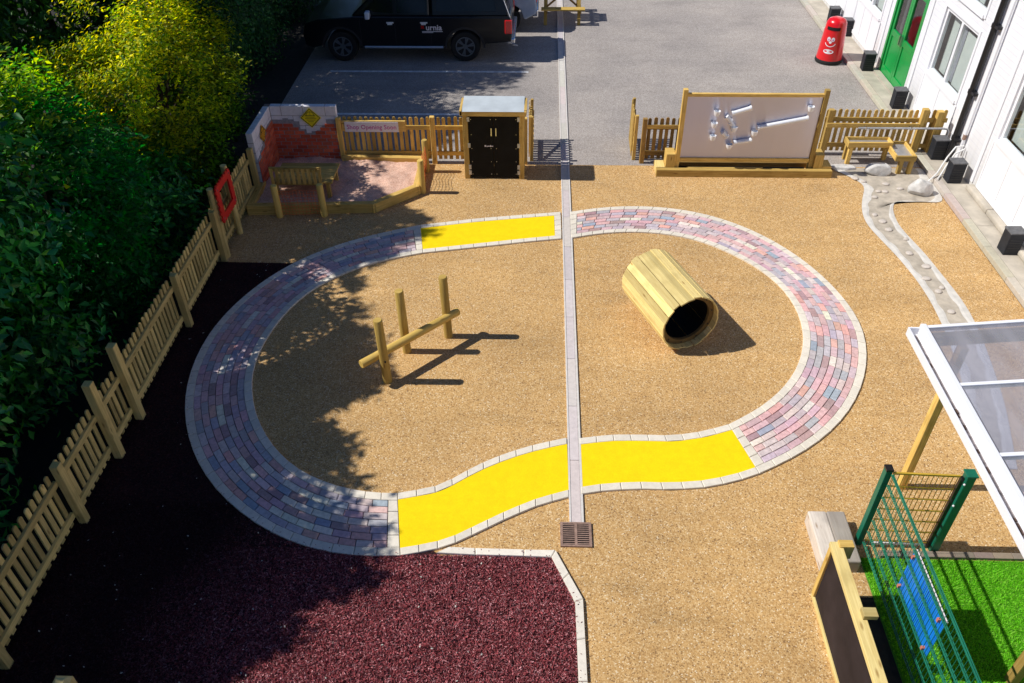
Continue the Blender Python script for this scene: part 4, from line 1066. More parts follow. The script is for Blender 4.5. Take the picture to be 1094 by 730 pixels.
# door
a,b,c,d = 18.44,20.14,.104,2.36; fm = MB()
wbox(fm,a,a+.09,c,d,-.01,.10); wbox(fm,b-.09,b,c,d,-.01,.10); wbox(fm,a+.09,b-.09,d-.09,d,-.01,.10); part(fm, 'door_frame', M['green'], bld, .006)
for l0, l1, hs in ((a+.095,(a+b)/2-.004,1),((a+b)/2+.004,b-.095,0)):
    mb = MB(); sw = .10
    wbox(mb,l0,l0+sw,c+.02,d-.095,.02,.075); wbox(mb,l1-sw,l1,c+.02,d-.095,.02,.075)
    for z0,z1 in ((c+.02,c+.20),(1.02,1.16),(d-.20,d-.095)): wbox(mb,l0+sw,l1-sw,z0,z1,.02,.075)
    wbox(mb,l0+sw,l1-sw,c+.20,1.02,.045,.065)
    dr = part(mb, 'door', M['green'], bld, .006)
    mb = MB(); mb.face([(BX+.05,l1-sw,1.16),(BX+.05,l0+sw,1.16),(BX+.05,l0+sw,d-.20),(BX+.05,l1-sw,d-.20)]); q = part(mb, 'door_pane', M['glass'], bld); q.parent = dr
    hy = l1-.05 if hs else l0+.05
    mb = MB(); wbox(mb,hy-.012,hy+.012,1.0,1.22,-.035,.018); q = part(mb, 'handle', M['steel'], bld); q.parent = dr
mb = MB(); wbox(mb,a-.02,b+.02,.104,.135,-.14,.0); part(mb, 'doorstep', M['slab'], bld)
# pipes on the wall
t = thing('downpipe', 'thick black plastic downpipe with a clamp on the white wall', 'downpipe', (8.17,15.36,.1))
mb = MB(); mb.tube([(8.17,15.36,.10),(8.17,15.36,3.72)], .055, 16); part(mb, 'pipe', M['pipeblack'], t)
mb = MB()
for z in (.62,1.56,2.8): mb.tube([(8.17,15.36,z-.035),(8.17,15.36,z+.035)], .068, 16); mb.box((8.13,15.18,z-.025),(8.245,15.36,z+.025))
part(mb, 'clamp', M['pipeblack'], t)
t = thing('downpipe', 'slim white waste pipe with a rusty joint beside the black downpipe', 'downpipe', (8.19,15.06,.5))
mb = MB(); mb.tube([(8.19,15.06,.45),(8.19,15.06,3.3),(8.215,15.06,3.4)], .028, 12); part(mb, 'pipe', M['white'], t)
mb = MB(); mb.tube([(8.19,15.06,.72),(8.19,15.06,.82)], .036, 12); part(mb, 'joint', M['iron'], t)

# ------------------------------------------------------------------ canopy
t = thing('canopy', 'white framed twin wall canopy roof on timber posts beside the building', 'canopy', (4.5,6.88,0))
def rz_(x): return 2.40+(x-4.02)*.105
def slope_box(mb, x0,x1,y0,y1,t0,t1):
    P = [(x0,y0,rz_(x0)+t0),(x1,y0,rz_(x1)+t0),(x1,y1,rz_(x1)+t0),(x0,y1,rz_(x0)+t0),(x0,y0,rz_(x0)+t1),(x1,y0,rz_(x1)+t1),(x1,y1,rz_(x1)+t1),(x0,y1,rz_(x0)+t1)]
    for q in ((0,3,2,1),(4,5,6,7),(0,1,5,4),(2,3,7,6),(1,2,6,5),(3,0,4,7)): mb.face([P[i] for i in q])
bars_y = [7.02,6.11,5.18,4.25,3.32,2.39,1.46]
for k, y in enumerate(bars_y):
    mb = MB(); slope_box(mb, 4.10,8.22,y-.022,y+.022,-.03,.03); part(mb, 'glazing_bar', M['white'], t, .006)
for y1, y0 in zip(bars_y, bars_y[1:]):
    mb = MB(); slope_box(mb, 4.16,8.20,y0+.023,y1-.023,.0,.016); part(mb, 'roof_panel', M['poly'], t)
mb = MB(); mb.box((4.095,1.4,2.30),(4.155,7.05,2.46)); part(mb, 'eaves_beam', M['white'], t, .006)
mb = MB(); mb.box((3.98,1.4,2.31),(3.992,7.05,2.41)); mb.box((3.992,1.4,2.31),(4.092,7.05,2.32)); mb.box((3.992,7.03,2.32),(4.092,7.05,2.41)); g_ = part(mb, 'gutter', M['white'], t)
mb = MB()
yy = 1.5
while yy < 7.0:
    w_ = rnd.uniform(.03,.06); x_ = rnd.uniform(3.995,4.03); mb.box((x_,yy,2.3205),(x_+w_,yy+rnd.uniform(.03,.07),2.328+rnd.uniform(0,.012))); yy += rnd.choice((.03,.04,.05,.05,.3)) if yy > 5.2 or yy < 4.6 else .12
for m_ in islands(mb):
    q = part1(m_, 'leaf_dirt', M['dirt'], t); q.parent = g_
mb = MB(); mb.box((3.994,1.5,2.3201),(4.088,7.02,2.3204)); q = part(mb, 'gutter_silt', plain('gutter_silt', (.30,.26,.25), .95, var=.5, scale=14), t); q.parent = g_
mb = MB(); slope_box(mb, 4.2,8.2,6.90,6.985,-.16,-.035); slope_box(mb, 4.2,8.2,4.30,4.385,-.16,-.035); part(mb, 'rafter', M['wooddull'], t)
for x,y in ((4.54,6.88),(4.80,4.34)):
    mb = MB(); mb.box((x-.045,y-.05,0),(x+.045,y+.05,rz_(x)-.165)); part(mb, 'post', M['wood'], t, .008)
mb = MB(); mb.box((4.16,1.4,2.22),(4.24,6.89,2.36)); part(mb, 'wall_plate', M['wooddull'], t)

# ------------------------------------------------------------------ green mesh fence with gate panel, blue board
t = thing('mesh_fence', 'green welded mesh fence with a dark green end post along the artificial grass', 'fence', (3.77,6.02,0))
mb = MB(); mb.box((3.73,5.98,0),(3.80,6.06,1.28)); part(mb, 'post', M['postgreen'], t, .006)
mb = MB(); mb.box((3.726,5.976,1.282),(3.804,6.064,1.31)); part(mb, 'post_cap', M['pipeblack'], t)
mb = MB(); mb.box((3.74,2.55,0),(3.80,2.61,1.28)); part(mb, 'post', M['postgreen'], t)
mb = MB()
for z in (.08,.28,.48,.68,.88,1.08,1.25):
    mb.bar((3.787,2.4,z),(3.787,5.97,z), .009, .012 if z < 1.2 else .018); mb.bar((3.805,2.4,z),(3.805,5.97,z), .009, .012 if z < 1.2 else .018)
y = 2.42
while y < 5.97:
    mb.bar((3.796,y,.05),(3.796,y,1.26), .0042); y += .052
part(mb, 'mesh_panel', M['meshgreen'], t)
t = thing('mesh_gate', 'yellow wire mesh gate panel hung between the dark green posts', 'gate', (4.2,5.98,0))
mb = MB(); mb.box((4.545,5.90,0),(4.645,6.00,1.30)); part(mb, 'post', M['postgreen'], t, .01)
mb = MB(); mb.box((4.535,5.89,1.302),(4.655,6.01,1.325)); part(mb, 'post_cap', M['postgreen'], t, .006)
mb = MB(); mb.box((4.505,5.93,.06),(4.535,5.965,1.26)); part(mb, 'hinge_stile', M['pipeblack'], t)
mb = MB()
for z in (.10,.29,.48,.67,.86,1.05): mb.bar((3.81,5.985,z),(4.503,5.96,z), .012, .014)
mb.bar((3.81,5.985,1.26),(4.503,5.96,1.26), .022, .022)
for k in range(14): x = 3.83+k*.052; mb.bar((x,5.984,.08),(x,5.984,1.25), .006)
part(mb, 'mesh_panel', M['meshyellow'], t)
mb = MB(); mb.box((3.90,5.955,.055),(4.50,5.98,.085)); part(mb, 'bottom_rail', M['signwhite'], t)
mb = MB()
for z in (1.2,.85): mb.tube([(4.535,5.90,z),(4.545,5.885,z)], .012, 8)
part(mb, 'bolt', M['signwhite'], t)
t = thing('blue_board', 'ribbed blue plastic board tied to the green mesh fence with red ties', 'board', (3.84,4.75,.45))
mb = MB()
for k in range(28):
    y0 = 4.33+k*.02925; mb.box((3.822,y0,.44),(3.843 if k%2 else 3.830,y0+.029,1.05))
    mb.box((3.8215-.006*(k%2),y0,.44),(3.8219,y0+.029,1.05))
part(mb, 'ribbed_board', M['blue'], t)
mb = MB(); mb.box((3.82,4.33,1.052),(3.842,5.15,1.066)); part(mb, 'top_edge', M['signwhite'], t)
for y,z in ((5.10,1.0),(4.40,1.0),(5.10,.50),(4.40,.50)):
    mb = MB(); mb.box((3.784,y-.014,z-.022),(3.82,y+.014,z+.022)); part(mb, 'red_tie', M['tie'], t)

# ------------------------------------------------------------------ outdoor blackboard and grey sleeper block
t = thing('chalkboard', 'outdoor chalkboard in a pale timber frame standing before the green mesh fence', 'blackboard', (3.09,4.3,0))
mb = MB(); mb.box((3.03,2.6,.905),(3.15,5.30,.965)); part(mb, 'top_rail', M['woodpale'], t, .006)
mb = MB(); mb.box((3.045,2.6,.0),(3.10,5.30,.06)); part(mb, 'bottom_rail', M['woodpale'], t, .006)
mb = MB(); mb.box((3.04,5.235,.062),(3.11,5.30,.903)); part(mb, 'stile', M['wood'], t, .006)
mb = MB(); mb.box((3.065,2.62,.062),(3.085,5.233,.903)); part(mb, 'board', M['blackboard'], t)
mb = MB(); mb.box((3.11,5.22,.78),(3.26,5.31,.985)); part(mb, 'end_block', M['wood'], t, .006)
mb = MB(); mb.box((3.10,4.40,.97),(3.24,4.50,1.03)); part(mb, 'clip_block', M['woodpale'], t, .006)
t = thing('sleeper_block', 'low block of weathered grey sleepers behind the chalkboard', 'sleeper', (3.45,5.9,0))
mb = MB(); mb.box((3.21,5.60,0),(3.425,6.31,.205)); part(mb, 'sleeper', M['sleeper'], t, .018)
mb = MB(); mb.box((3.428,5.60,0),(3.64,6.31,.208)); part(mb, 'sleeper', M['sleeper'], t, .018)
grid_sheet('dark_strip', 3.15, 3.72, -2, 5.28, .0085, M['soil'])  # dark sheet between the chalkboard and the mesh fence
t = thing('timber_post', 'sunlit top of a square timber post at the bottom left corner', 'post', (-4.36,3.66,0))
mb = MB(); mb.box((-4.44,3.58,0),(-4.28,3.74,.76)); 
P = [(-4.44,3.58,.76),(-4.28,3.58,.76),(-4.28,3.74,.76),(-4.44,3.74,.76)]; Q = [(-4.40,3.62,.80),(-4.32,3.62,.80),(-4.32,3.70,.80),(-4.40,3.70,.80)]
for i in range(4): mb.face([P[i],P[(i+1)%4],Q[(i+1)%4],Q[i]])
mb.face(Q); part(mb, 'post_shaft', M['woodpale'], t)

# ------------------------------------------------------------------ picnic table
t = thing('picnic_table', 'yellowish timber picnic table standing across the drain channel on the car park', 'picnic table', (.55,24.2,0))
mb = MB()
for k in range(5): mb.box((-.03,23.88+k*.135,.70),(1.13,23.88+k*.135+.125,.74))
part(mb, 'tabletop', M['pole'], t, .004)
for y in (23.50,24.70):
    mb = MB(); mb.box((-.06,y-.0,.41),(1.16,y+.11,.45)); mb.box((-.06,y+.12,.41),(1.16,y+.23,.45)); part(mb, 'bench_seat', M['pole'], t, .004)
for x in (.06,1.0):
    for s_ in (-1,1):
        mb = MB(); mb.bar((x,24.21+s_*.66,0),(x,24.21+s_*.28,.70), .045, .09, up=(1,0,0)); part(mb, 'leg', M['pole'], t)
    mb = MB(); mb.box((x+.024,23.5,.34),(x+.06,24.93,.408)); mb.box((x+.024,23.9,.64),(x+.06,24.53,.70)); part(mb, 'cross_beam', M['woodbrown'], t)
mb = MB(); mb.bar((.10,24.05,.36),(.5,24.05,.69), .04, .07, up=(0,1,0)); mb.bar((.98,24.05,.36),(.58,24.05,.69), .04, .07, up=(0,1,0)); part(mb, 'brace', M['woodbrown'], t)

# ------------------------------------------------------------------ vehicles (u from the tail, world X = X0-u)
def arch(u, r, n=12): return [(u+r*math.cos(a), .36+r*math.sin(a)) for a in np.linspace(.12,PI-.12,n)]
def vehicle(name, label, cat, X0, Yn, W_, low, houses, wheels, wr, paint):
    t = thing(name, label, cat, (X0-2.6,Yn+W_/2,0))
    Ym = Yn+W_/2
    mb = MB(); hw = W_/2
    def ring(y): return [(X0-u,y,z) for u,z in low]
    A, B = ring(Ym-hw), ring(Ym+hw); m = len(low)
    bevel_in = .05
    mb.face(A[::-1]); mb.face(B)
    for i in range(m): mb.face([A[i],A[(i+1)%m],B[(i+1)%m],B[i]])
    part(mb, 'body', M[paint], t, .045)
    def hwz(z): return hw-.05-(z-1.05)*.24
    for hname, out in houses:
        mb = MB(); m = len(out)
        A = [(X0-u,Ym-hwz(z),z) for u,z in out]; B = [(X0-u,Ym+hwz(z),z) for u,z in out]
        mb.face(A[::-1]); mb.face(B)
        for i in range(m): mb.face([A[i],A[(i+1)%m],B[(i+1)%m],B[i]])
        part(mb, hname, M[paint], t, .04)
    def sidepoly(pname, pts, mat, off=.006):
        for s_ in (-1,1):
            mb = MB(); P = [(X0-u,Ym+s_*(hwz(z)+off if z > 1.08 else hw+off),z) for u,z in pts]; mb.face(P if s_ < 0 else P[::-1]); part(mb, pname, mat, t)
    first = None
    for u in wheels:
        for s_ in (-1,1):
            yo = Ym+s_*(hw-.02); yi = Ym+s_*(hw-.26); c = (X0-u,0,wr)
            mb = MB(); m = 28; pr_ = [(wr*.62,yo),(wr*.68,yo+s_*.012),(wr*.93,yo+s_*.008),(wr,yo-s_*.03),(wr,yi),(wr*.6,yi)]
            for (r0,y0),(r1,y1) in zip(pr_,pr_[1:]):
                for k in range(m):
                    a,b = 2*PI*k/m, 2*PI*(k+1)/m; f = lambda r,a_,y_: (c[0]+r*math.cos(a_),y_,c[2]+r*math.sin(a_))
                    mb.face([f(r0,a,y0),f(r0,b,y0),f(r1,b,y1),f(r1,a,y1)], None, .5, (1,1,1), True)
            wh = part(mb, 'wheel', M['rubber'], t)
            mb = MB()
            for k in range(6):
                a = 2*PI*k/6+.3
                for da in (-.13,.13):
                    mb.bar((c[0]+.06*math.cos(a),yo-s_*.012,c[2]+.06*math.sin(a)),(c[0]+wr*.60*math.cos(a+da),yo-s_*.004,c[2]+wr*.60*math.sin(a+da)), .035, .02, up=(0,1,0))
            mb.tube([(c[0],yo-s_*.03,c[2]),(c[0],yo+s_*.002,c[2])], .065, 12)
            for k in range(24):
                a,b = 2*PI*k/24, 2*PI*(k+1)/24; f = lambda r,a_,y_: (c[0]+r*math.cos(a_),y_,c[2]+r*math.sin(a_))
                mb.face([f(wr*.57,a,yo),f(wr*.57,b,yo),f(wr*.64,b,yo+s_*.004),f(wr*.64,a,yo+s_*.004)])
            q = part(mb, 'rim', M['alloy'], t); q.parent = wh
            mb = MB(); mb.tube([(c[0],yo-s_*.06,c[2]),(c[0],yo-s_*.05,c[2])], wr*.6, 24); q = part(mb, 'brake_disc', M['trim'], t); q.parent = wh
    return t, sidepoly, hwz, Ym, hw
X0, Yn = -.80, 20.80
low = [(0,.52),(-.02,.75),(0,1.08),(.05,1.13),(3.85,1.14),(4.85,1.06),(5.2,.96),(5.28,.7),(5.24,.42),(5.05,.36)] + arch(4.31,.47) + [(3.80,.40),(1.68,.40)] + arch(1.17,.47) + [(.66,.46)]
t, sp, hwz, Ym, hw = vehicle('pickup_truck', 'black double cab pickup truck with a hard top parked in the tree shade', 'pickup truck', X0, Yn, 1.86, low,
    [('cab',[(2.04,1.12),(2.04,1.74),(2.25,1.80),(3.1,1.77),(3.35,1.70),(4.02,1.12)]),('hard_top',[(.06,1.12),(.16,1.62),(.30,1.76),(.6,1.82),(2.0,1.82),(2.0,1.12)])], (1.17,4.31), .385, 'paintblack')
sp('window', [(2.14,1.22),(2.14,1.66),(2.85,1.68),(2.85,1.20)], M['carglass'])
sp('window', [(2.95,1.20),(2.95,1.68),(3.22,1.66),(3.72,1.24)], M['carglass'])
sp('window', [(.38,1.25),(.46,1.62),(1.86,1.66),(1.86,1.25)], M['carglass'])
mb = MB(); mb.face([(X0-3.41,Ym-.70,1.655),(X0-3.41,Ym+.70,1.655),(X0-3.98,Ym+.84,1.165),(X0-3.98,Ym-.84,1.165)]); part(mb, 'windscreen', M['carglass'], t)
for u in (2.05,2.90):   # handles
    mb = MB(); mb.box((X0-u-.22,Yn-.035,.985),(X0-u-.04,Yn-.012,1.015)); mb.box((X0-u-.20,Yn-.013,.94),(X0-u-.08,Yn-.004,.985)); part(mb, 'door_handle', M['acrylic'], t)
mb = MB()
for u in (2.02,2.92,3.80): mb.box((X0-u-.005,Yn-.004,.46),(X0-u+.005,Yn-.001,1.09))
part(mb, 'door_seam', M['trim'], t)
for s_ in (-1,1):
    mb = MB(); y = Ym+s_*(hw+.10); mb.box((X0-3.62,y-.10,1.12),(X0-3.50,y+.10,1.30)); part(mb, 'mirror', M['acrylic'], t, .03)
    mb = MB(); y = Ym+s_*(hw+.06); mb.tube([(X0-3.72,y,.40),(X0-1.72,y,.40)], .038, 10); part(mb, 'side_step', M['steel'] if s_ < 0 else M['trim'], t)
    mb = MB(); y = Ym+s_*(hw-.05); mb.box((X0-.16,y-.07,.72),(X0+.025,y+.07,1.06)); part(mb, 'tail_light', M['taillight'], t, .02)
    for u in (1.17,4.31):
        mb = MB(); yy = Ym+s_*(hw+.012); pts = [(u+.52*math.cos(a), .37+.52*math.sin(a)) for a in np.linspace(.0,PI,14)]; pt2 = [(u+.465*math.cos(a), .37+.465*math.sin(a)) for a in np.linspace(.0,PI,14)]
        for i in range(13): mb.face([(X0-q[0],yy,q[1]) for q in (pts[i],pts[i+1],pt2[i+1],pt2[i])]); mb.face([(X0-q[0],yy-s_*d_,q[1]) for q,d_ in ((pts[i],0),(pts[i+1],0),(pts[i+1],.05),(pts[i],.05))])
        part(mb, 'wheel_arch', M['trim'], t)
    mb = MB(); y = Ym+s_*(hw-.28); mb.box((X0-5.30,y-.2,.84),(X0-5.10,y+.2,.98)); part(mb, 'headlight', M['glass'], t, .02)
mb = MB(); mb.box((X0-.12,Ym-.85,.44),(X0+.10,Ym+.85,.58)); part(mb, 'rear_bumper', M['chrome'], t, .03)
mb = MB(); mb.bar((X0+.02,Yn+.08,.42),(X0+.16,Yn+.08,.40), .03); mb.bar((X0-.03,Yn+.03,1.12),(X0-.27,Yn+.10,1.74), .02); part(mb, 'rear_trim', M['chrome'], t)
mb = MB(); mb.face([(X0+.0,Ym-.66,1.2),(X0+.0,Ym+.66,1.2),(X0-.08,Ym+.58,1.58),(X0-.08,Ym-.58,1.58)][::-1]); part(mb, 'rear_window', M['carglass'], t)
text_mesh('lettering', 'urnia', .20, M['signwhite'], t, Matrix.Translation((-2.74-t.location.x, Yn-.007-t.location.y, .87)) @ Matrix.Rotation(PI/2,4,'X'), 1.0, .004)
mb = MB(); mb.box((-3.04,Yn-.008,.77),(-2.52,Yn-.004,.785)); mb.box((-3.04,Yn-.008,.745),(-2.76,Yn-.004,.758)); part(mb, 'strapline', M['signwhite'], t)
mb = MB(); mb.bar((-3.06,Yn-.006,.85),(-2.99,Yn-.006,.92), .025, .003, up=(0,1,0)); mb.bar((-3.06,Yn-.006,.92),(-2.99,Yn-.006,.85), .025, .003, up=(0,1,0)); part(mb, 'red_mark', M['taillight'], t)

X1, Y1 = -.20, 22.95
low2 = [(0,.50),(-.03,.62),(.0,.95),(.06,1.10),(3.0,1.08),(3.9,.98),(4.25,.82),(4.3,.5),(4.1,.30)] + arch(3.55,.40) + [(3.12,.28),(1.15,.28)] + arch(.75,.40) + [(.3,.34)]
t, sp, hwz, Ym, hw = vehicle('parked_car', 'blue grey hatchback parked behind the black pickup truck, only its tail showing', 'car', X1, Y1, 1.76, low2, [('cabin',[(.06,1.08),(.28,1.46),(.7,1.56),(1.9,1.55),(2.95,1.07)])], (.75,3.55), .32, 'paintblue')
sp('window', [(.55,1.16),(.68,1.46),(1.45,1.48),(1.45,1.14)], M['carglass']); sp('window', [(1.55,1.14),(1.55,1.48),(1.85,1.47),(2.55,1.14)], M['carglass'])
mb = MB(); mb.face([(X1-.05,Ym-.70,1.14),(X1-.05,Ym+.70,1.14),(X1-.24,Ym+.60,1.44),(X1-.24,Ym-.60,1.44)][::-1]); part(mb, 'rear_window', M['carglass'], t)
mb = MB(); mb.box((X1-.10,Ym-.86,.40),(X1+.07,Ym+.86,.62)); part(mb, 'rear_bumper', M['chrome'], t, .04)
for s_ in (-1,1):
    mb = MB(); mb.box((X1-.12,Ym+s_*.76-.09,.80),(X1+.03,Ym+s_*.76+.09,1.05)); part(mb, 'tail_light', M['taillight'], t, .02)
mb = MB(); mb.box((X1+.006,Ym-.26,.72),(X1+.03,Ym+.26,.83)); part(mb, 'number_plate', M['signyellow'], t)

# ------------------------------------------------------------------ trees and hedge
EDGE = np.array([(2.5,-4.2),(3.7,-3.7),(4.2,-2.85),(4.9,-2.4),(5.3,-1.75),(6.0,-1.75),(6.4,-1.9),(7.2,-2.35),(8.0,-2.95),(8.5,-2.2),(8.9,-2.05),(9.4,-2.35),(10.0,-2.75),(10.5,-2.9),(11.2,-3.1),(11.7,-2.75),(12.1,-2.35),(12.6,-1.95),(13.0,-1.95),(13.5,-2.6),(14.0,-3.1),(14.6,-3.3),(15.1,-3.1),(16.0,-2.2),(17.2,-1.7),(18.0,-1.2),(18.8,-.9),(19.6,-.6),(20.3,-.25),(21.2,-.5),(22.3,-1.1),(23.5,-1.2),(25,-.8),(28,-.5),(40,0)])  # ground line where the hedge's shadow is made to end
CT = math.tan(math.radians(46.6))
def wave(a, b): return np.sin(a*5.1+1.3*np.sin(b*3.7))*.5+np.sin(a*11.7+b*7.3)*.3+np.sin(a*23.1-b*15.7)*.2
def cut_to_shadow(c, carve):
    """drops leaves so the cast shadow ends on a set ground line"""
    land = c[:,0]+c[:,2]/CT; e = np.interp(c[:,1], EDGE[:,0], EDGE[:,1])
    e = e + .30*wave(c[:,1]*1.7, c[:,2]*2.1)-.05+rng.normal(0,.06,len(c))
    k = land < e
    # thin fringe
    fr = (land > e-.55) & (rng.random(len(c)) < .35) & (wave(c[:,1]*1.9+2, land*2.3) > .05); k &= ~fr
    if carve == 1:   # openings in the taller crowns through which the golden tree and one laurel catch the sun
        for yc, ry_, top in ((14.3,2.05,2.45),(10.3,1.75,2.55)):
            q = np.sqrt(np.clip(1-((c[:,1]-yc)/ry_)**2,0,1)); k &= ~((q > .25)&(land > -5.9)&(land < -5.51+top*q-.08))
    if carve == 2: k &= ~(land > -2.75)
    k &= ~((c[:,0] > -5.66) & (c[:,2] < 2.2)) & (c[:,0] < -5.1)
    k &= ~((c[:,0] > -6.35+.2*np.sin(c[:,1]*4)) & (c[:,2] < 2.3) & (c[:,1] > 15.5))
    k &= c[:,2] > .03
    return k
GOLD = 1
def tree(name, label, x, y, zc, rx, ry, rz, mat, cols, leaf, ncl, per, group=None, carve=0, sig=.24, high=0, seed=0):
    t = thing(name, label, 'tree' if 'tree' in name else 'shrub', (x,y,0), 0, group)
    g = np.random.default_rng(100+seed)
    th = g.uniform(0,2*PI,ncl); cz = g.uniform(-1,1,ncl); sr = np.sqrt(1-cz**2)
    rad = g.uniform(.45,1,ncl)**.6*(1+.14*np.sin(th*3+seed)+.10*np.sin(cz*6+seed*2))
    cen = np.c_[x+rx*sr*np.cos(th)*rad, y+ry*sr*np.sin(th)*rad, np.maximum(zc+rz*cz*rad, .15)]
    outd = np.c_[sr*np.cos(th)/rx, sr*np.sin(th)/ry, cz/rz]; outd /= np.linalg.norm(outd,axis=1)[:,None]
    idx = np.repeat(np.arange(ncl), per); n = len(idx)
    c = cen[idx]+g.normal(0,1,(n,3))*sig*np.array([1,1,.75])
    kp = cut_to_shadow(c, carve); c, idx = c[kp], idx[kp]; n = len(c)
    nr = outd[idx]*.55+np.array([0,0,.55])+g.normal(0,.5,(n,3)); nr /= np.linalg.norm(nr,axis=1)[:,None]
    if mat.name == 'golden_leaf': nr = outd[idx]*.35+np.array([-.35,0,.7])+g.normal(0,.4,(n,3)); nr /= np.linalg.norm(nr,axis=1)[:,None]
    d = outd[idx]*.7+g.normal(0,.7,(n,3))+np.array([0,0,-.15]); d -= nr*(d*nr).sum(1)[:,None]; d /= np.linalg.norm(d,axis=1)[:,None]
    s = np.cross(nr,d); L = (g.uniform(.6,1.2,n)*leaf)[:,None]; w = L*g.uniform(.36,.5,n)[:,None]
    b0 = c-d*L; tp = c+d*L-nr*L*.25; l = c-s*w+nr*L*.14-d*L*.1; r = c+s*w+nr*L*.14-d*L*.1
    V = np.stack([b0,r,tp,l],1).reshape(-1,3)-np.array([x,y,0])
    q = np.arange(n)*4
    F = np.stack([np.c_[q,q+1,q+2], np.c_[q,q+2,q+3]],1).reshape(-1,3)
    cc = np.array(cols)[g.integers(0,len(cols),n)]*(g.uniform(.5,1.4,ncl)[idx])[:,None]*g.uniform(.75,1.25,(n,1))
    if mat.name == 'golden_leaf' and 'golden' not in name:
        f_ = np.clip((c[:,2]-2.95)/.8+.5*wave(c[:,1],c[:,2]),0,1)[:,None]; cc = cc*f_+np.array((.022,.17,.040))*g.uniform(.5,1.3,(n,1))*(1-f_)  # sunlit tone put into the upper leaves' colour, deep green below
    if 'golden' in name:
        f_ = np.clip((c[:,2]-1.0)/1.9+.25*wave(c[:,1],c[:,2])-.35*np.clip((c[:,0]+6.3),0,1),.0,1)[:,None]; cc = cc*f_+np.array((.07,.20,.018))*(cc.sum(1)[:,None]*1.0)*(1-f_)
    raw('crown', V, F, np.repeat(np.clip(cc,0,1),2,axis=0), mat, t)
    mb = MB(); r0 = .05+.03*rz; H_ = max(.6, zc+rz*.35)
    mb.tube([(0,0,0),(.06,.04,H_*.35),(-.05,.08,H_*.7),(.02,0,H_)], [r0,r0*.8,r0*.55,r0*.2], 10)
    for k in range(0, min(ncl,18)):
        if cen[k][0]+cen[k][2]/CT > np.interp(cen[k][1],EDGE[:,0],EDGE[:,1])-.5 or cen[k][0] > -6.3: continue
        p = cen[k]-np.array([x,y,0]); z0 = max(.25, min(p[2]*.55, H_*.8)); mid = (p[0]*.45, p[1]*.45, (z0+p[2])/2+.1)
        mb.tube([(0,.03,z0),mid,tuple(p)], [r0*.45,r0*.3,.012], 6)
    mb.build('trunk', M['bark'], t)
    return t
LAU = [(.030,.22,.035),(.045,.29,.04),(.018,.14,.035),(.07,.34,.035),(.022,.18,.055)]
LIT_LAU = [(.16,.36,.02),(.26,.44,.02),(.06,.24,.03),(.40,.52,.03),(.035,.18,.03)]
GLD = [(.48,.56,.012),(.72,.70,.015),(.16,.30,.015),(.66,.62,.02),(.06,.16,.015),(.22,.36,.012)]
FIN = [(.02,.10,.025),(.03,.13,.03),(.014,.075,.025),(.045,.15,.03)]
BAK = [(.035,.13,.02),(.055,.17,.025),(.025,.095,.02)]
GRP = 'laurels of the hedge behind the left fence'
k_ = 0
for x,y,zc,rx,ry,rz,lab in ((-7.35,3.2,2.6,1.4,1.3,3.2,'large leaved laurel at the near end of the hedge, bottom left corner'),(-7.3,5.5,2.7,1.4,1.5,3.3,'broad laurel of the hedge behind the tall pair of fence posts'),
        (-7.35,7.9,2.7,1.35,1.5,3.3,'dark laurel of the hedge behind the middle of the picket fence'),(-7.35,10.3,1.9,1.45,1.6,2.05,'laurel with upper leaves coloured as if sunlit, left of the golden tree')):
    tree('laurel_tree', lab, x,y,zc,rx,ry,rz, M['laurel'], LAU, .085, 230, 85, GRP, 0 if y > 10 else GOLD, .26, seed=k_) if y < 10 else tree('laurel_tree', lab, x,y,zc,rx,ry,rz, M['golden'], LIT_LAU, .065, 230, 130, GRP, 0, .20, seed=k_); k_ += 1
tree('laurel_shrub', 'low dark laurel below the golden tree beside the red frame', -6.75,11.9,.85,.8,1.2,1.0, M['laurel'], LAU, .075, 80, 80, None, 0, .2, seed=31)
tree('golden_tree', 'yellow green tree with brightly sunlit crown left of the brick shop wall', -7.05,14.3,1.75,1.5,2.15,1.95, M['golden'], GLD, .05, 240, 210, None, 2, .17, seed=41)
for x,y,zc,rx,ry,rz,lab in ((-7.5,17.3,3.0,1.35,1.6,3.6,'dark dense tree just behind the golden tree'),(-7.7,20.3,3.4,1.45,1.7,4.2,'dark tree overhanging the front of the pickup truck'),(-7.8,23.8,3.4,1.5,1.9,4.4,'dark tree at the back of the car park hedge'),(-7.9,27.6,3.4,1.6,2.1,4.6,'farthest dark tree of the car park hedge')):
    tree('hedge_tree', lab, x,y,zc,rx,ry,rz, M['fineleaf'], FIN, .055, 260, 110, 'dark trees behind the car park', GOLD, .28, seed=50+k_); k_ += 1
for x,y,zc,rx,ry,rz,lab in ((-9.7,4.2,4.3,1.7,2.2,3.9,'unseen tall tree added for shade behind the near laurels'),(-9.8,8.6,4.3,1.7,2.2,3.9,'unseen tall tree added for shade behind the middle laurels'),(-9.8,10.6,4.4,1.7,1.9,4.0,'unseen tall tree added for shade behind the laurel with sunlit leaves'),(-9.9,13.2,5.0,1.8,2.1,4.2,'unseen tall tree added for shade behind the golden tree'),(-10.0,16.4,5.0,1.8,2.2,4.4,'unseen tall tree added for shade between the golden tree and the car park trees'),(-10.1,20.6,5.2,1.9,2.3,4.6,'unseen tall tree added for shade behind the pickup truck'),(-10.2,25,5.2,1.9,2.5,4.6,'unseen tall tree added for shade at the far end of the back row')):
    tree('added_shade_tree', lab, x,y,zc,rx,ry,rz, M['laurel'], BAK, .105, 230, 90, 'unseen trees added for shade behind the hedge', GOLD, .34, seed=70+k_); k_ += 1  # unseen back row added to fill out the hedge's shadow

SUN, SKY = 4.8, .055

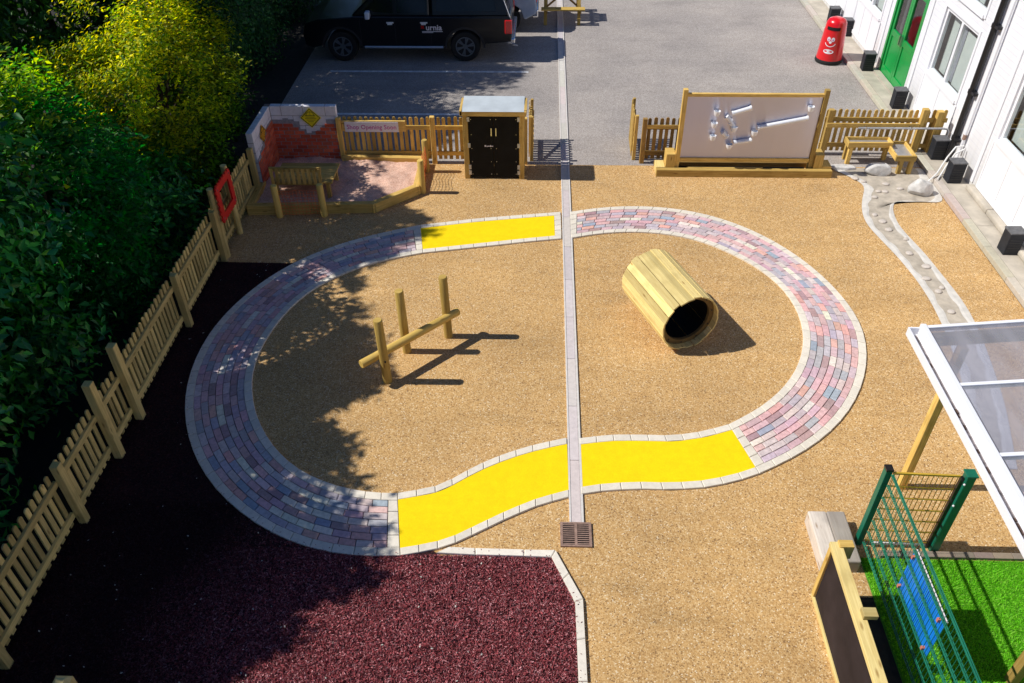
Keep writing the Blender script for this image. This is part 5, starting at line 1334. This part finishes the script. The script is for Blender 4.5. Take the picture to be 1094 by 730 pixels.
# ------------------------------------------------------------------ camera, sun, sky
cam = bpy.data.cameras.new('camera'); co = bpy.data.objects.new('camera', cam); C.objects.link(co)
cam.sensor_width = 36; cam.sensor_fit = 'HORIZONTAL'; cam.lens = 878.495/1094*36; cam.clip_end = 2000; cam.clip_start = .1
Rw = Matrix(((0.999374,0.01454,-0.032251),(0.034086,-0.639772,0.767809),(-0.009469,-0.768427,-0.639867)))
cx_ = Rw @ Vector((1,0,0)); cy_ = Rw @ Vector((0,-1,0)); cz_ = Rw @ Vector((0,0,-1))
co.matrix_world = Matrix.Translation((0,0,8)) @ Matrix((cx_,cy_,cz_)).transposed().to_4x4()
scene.camera = co
EL = math.radians(46.6)
sl = bpy.data.lights.new('sun','SUN'); sl.energy = SUN; sl.angle = math.radians(.53); sl.color = (1,.965,.90)
so = bpy.data.objects.new('sun', sl); C.objects.link(so); so.location = (-20,10,25)
so.rotation_euler = Vector((1,0.005,-math.tan(EL))).to_track_quat('-Z','Y').to_euler()
w = bpy.data.worlds.new('World'); scene.world = w; w.use_nodes = True
nt = w.node_tree; nt.nodes.clear()
sk = nt.nodes.new('ShaderNodeTexSky'); sk.sky_type = 'NISHITA'; sk.sun_disc = False; sk.sun_elevation = EL; sk.sun_rotation = math.radians(270); sk.altitude = 50; sk.air_density = 1.0; sk.dust_density = .3; sk.ozone_density = 3.0
bg = nt.nodes.new('ShaderNodeBackground'); bg.inputs[1].default_value = SKY
wo = nt.nodes.new('ShaderNodeOutputWorld'); tn = nt.nodes.new('ShaderNodeMix'); tn.data_type = 'RGBA'; tn.blend_type = 'MULTIPLY'; tn.inputs[0].default_value = 1; tn.inputs[7].default_value = (.78,.96,1.28,1); nt.links.new(sk.outputs[0], tn.inputs[6]); nt.links.new(tn.outputs[2], bg.inputs[0]); nt.links.new(bg.outputs[0], wo.inputs[0])
scene.view_settings.view_transform = 'Standard'; scene.view_settings.look = 'None'; scene.view_settings.exposure = 0
scene.cycles.max_bounces = 8; scene.cycles.transparent_max_bounces = 12
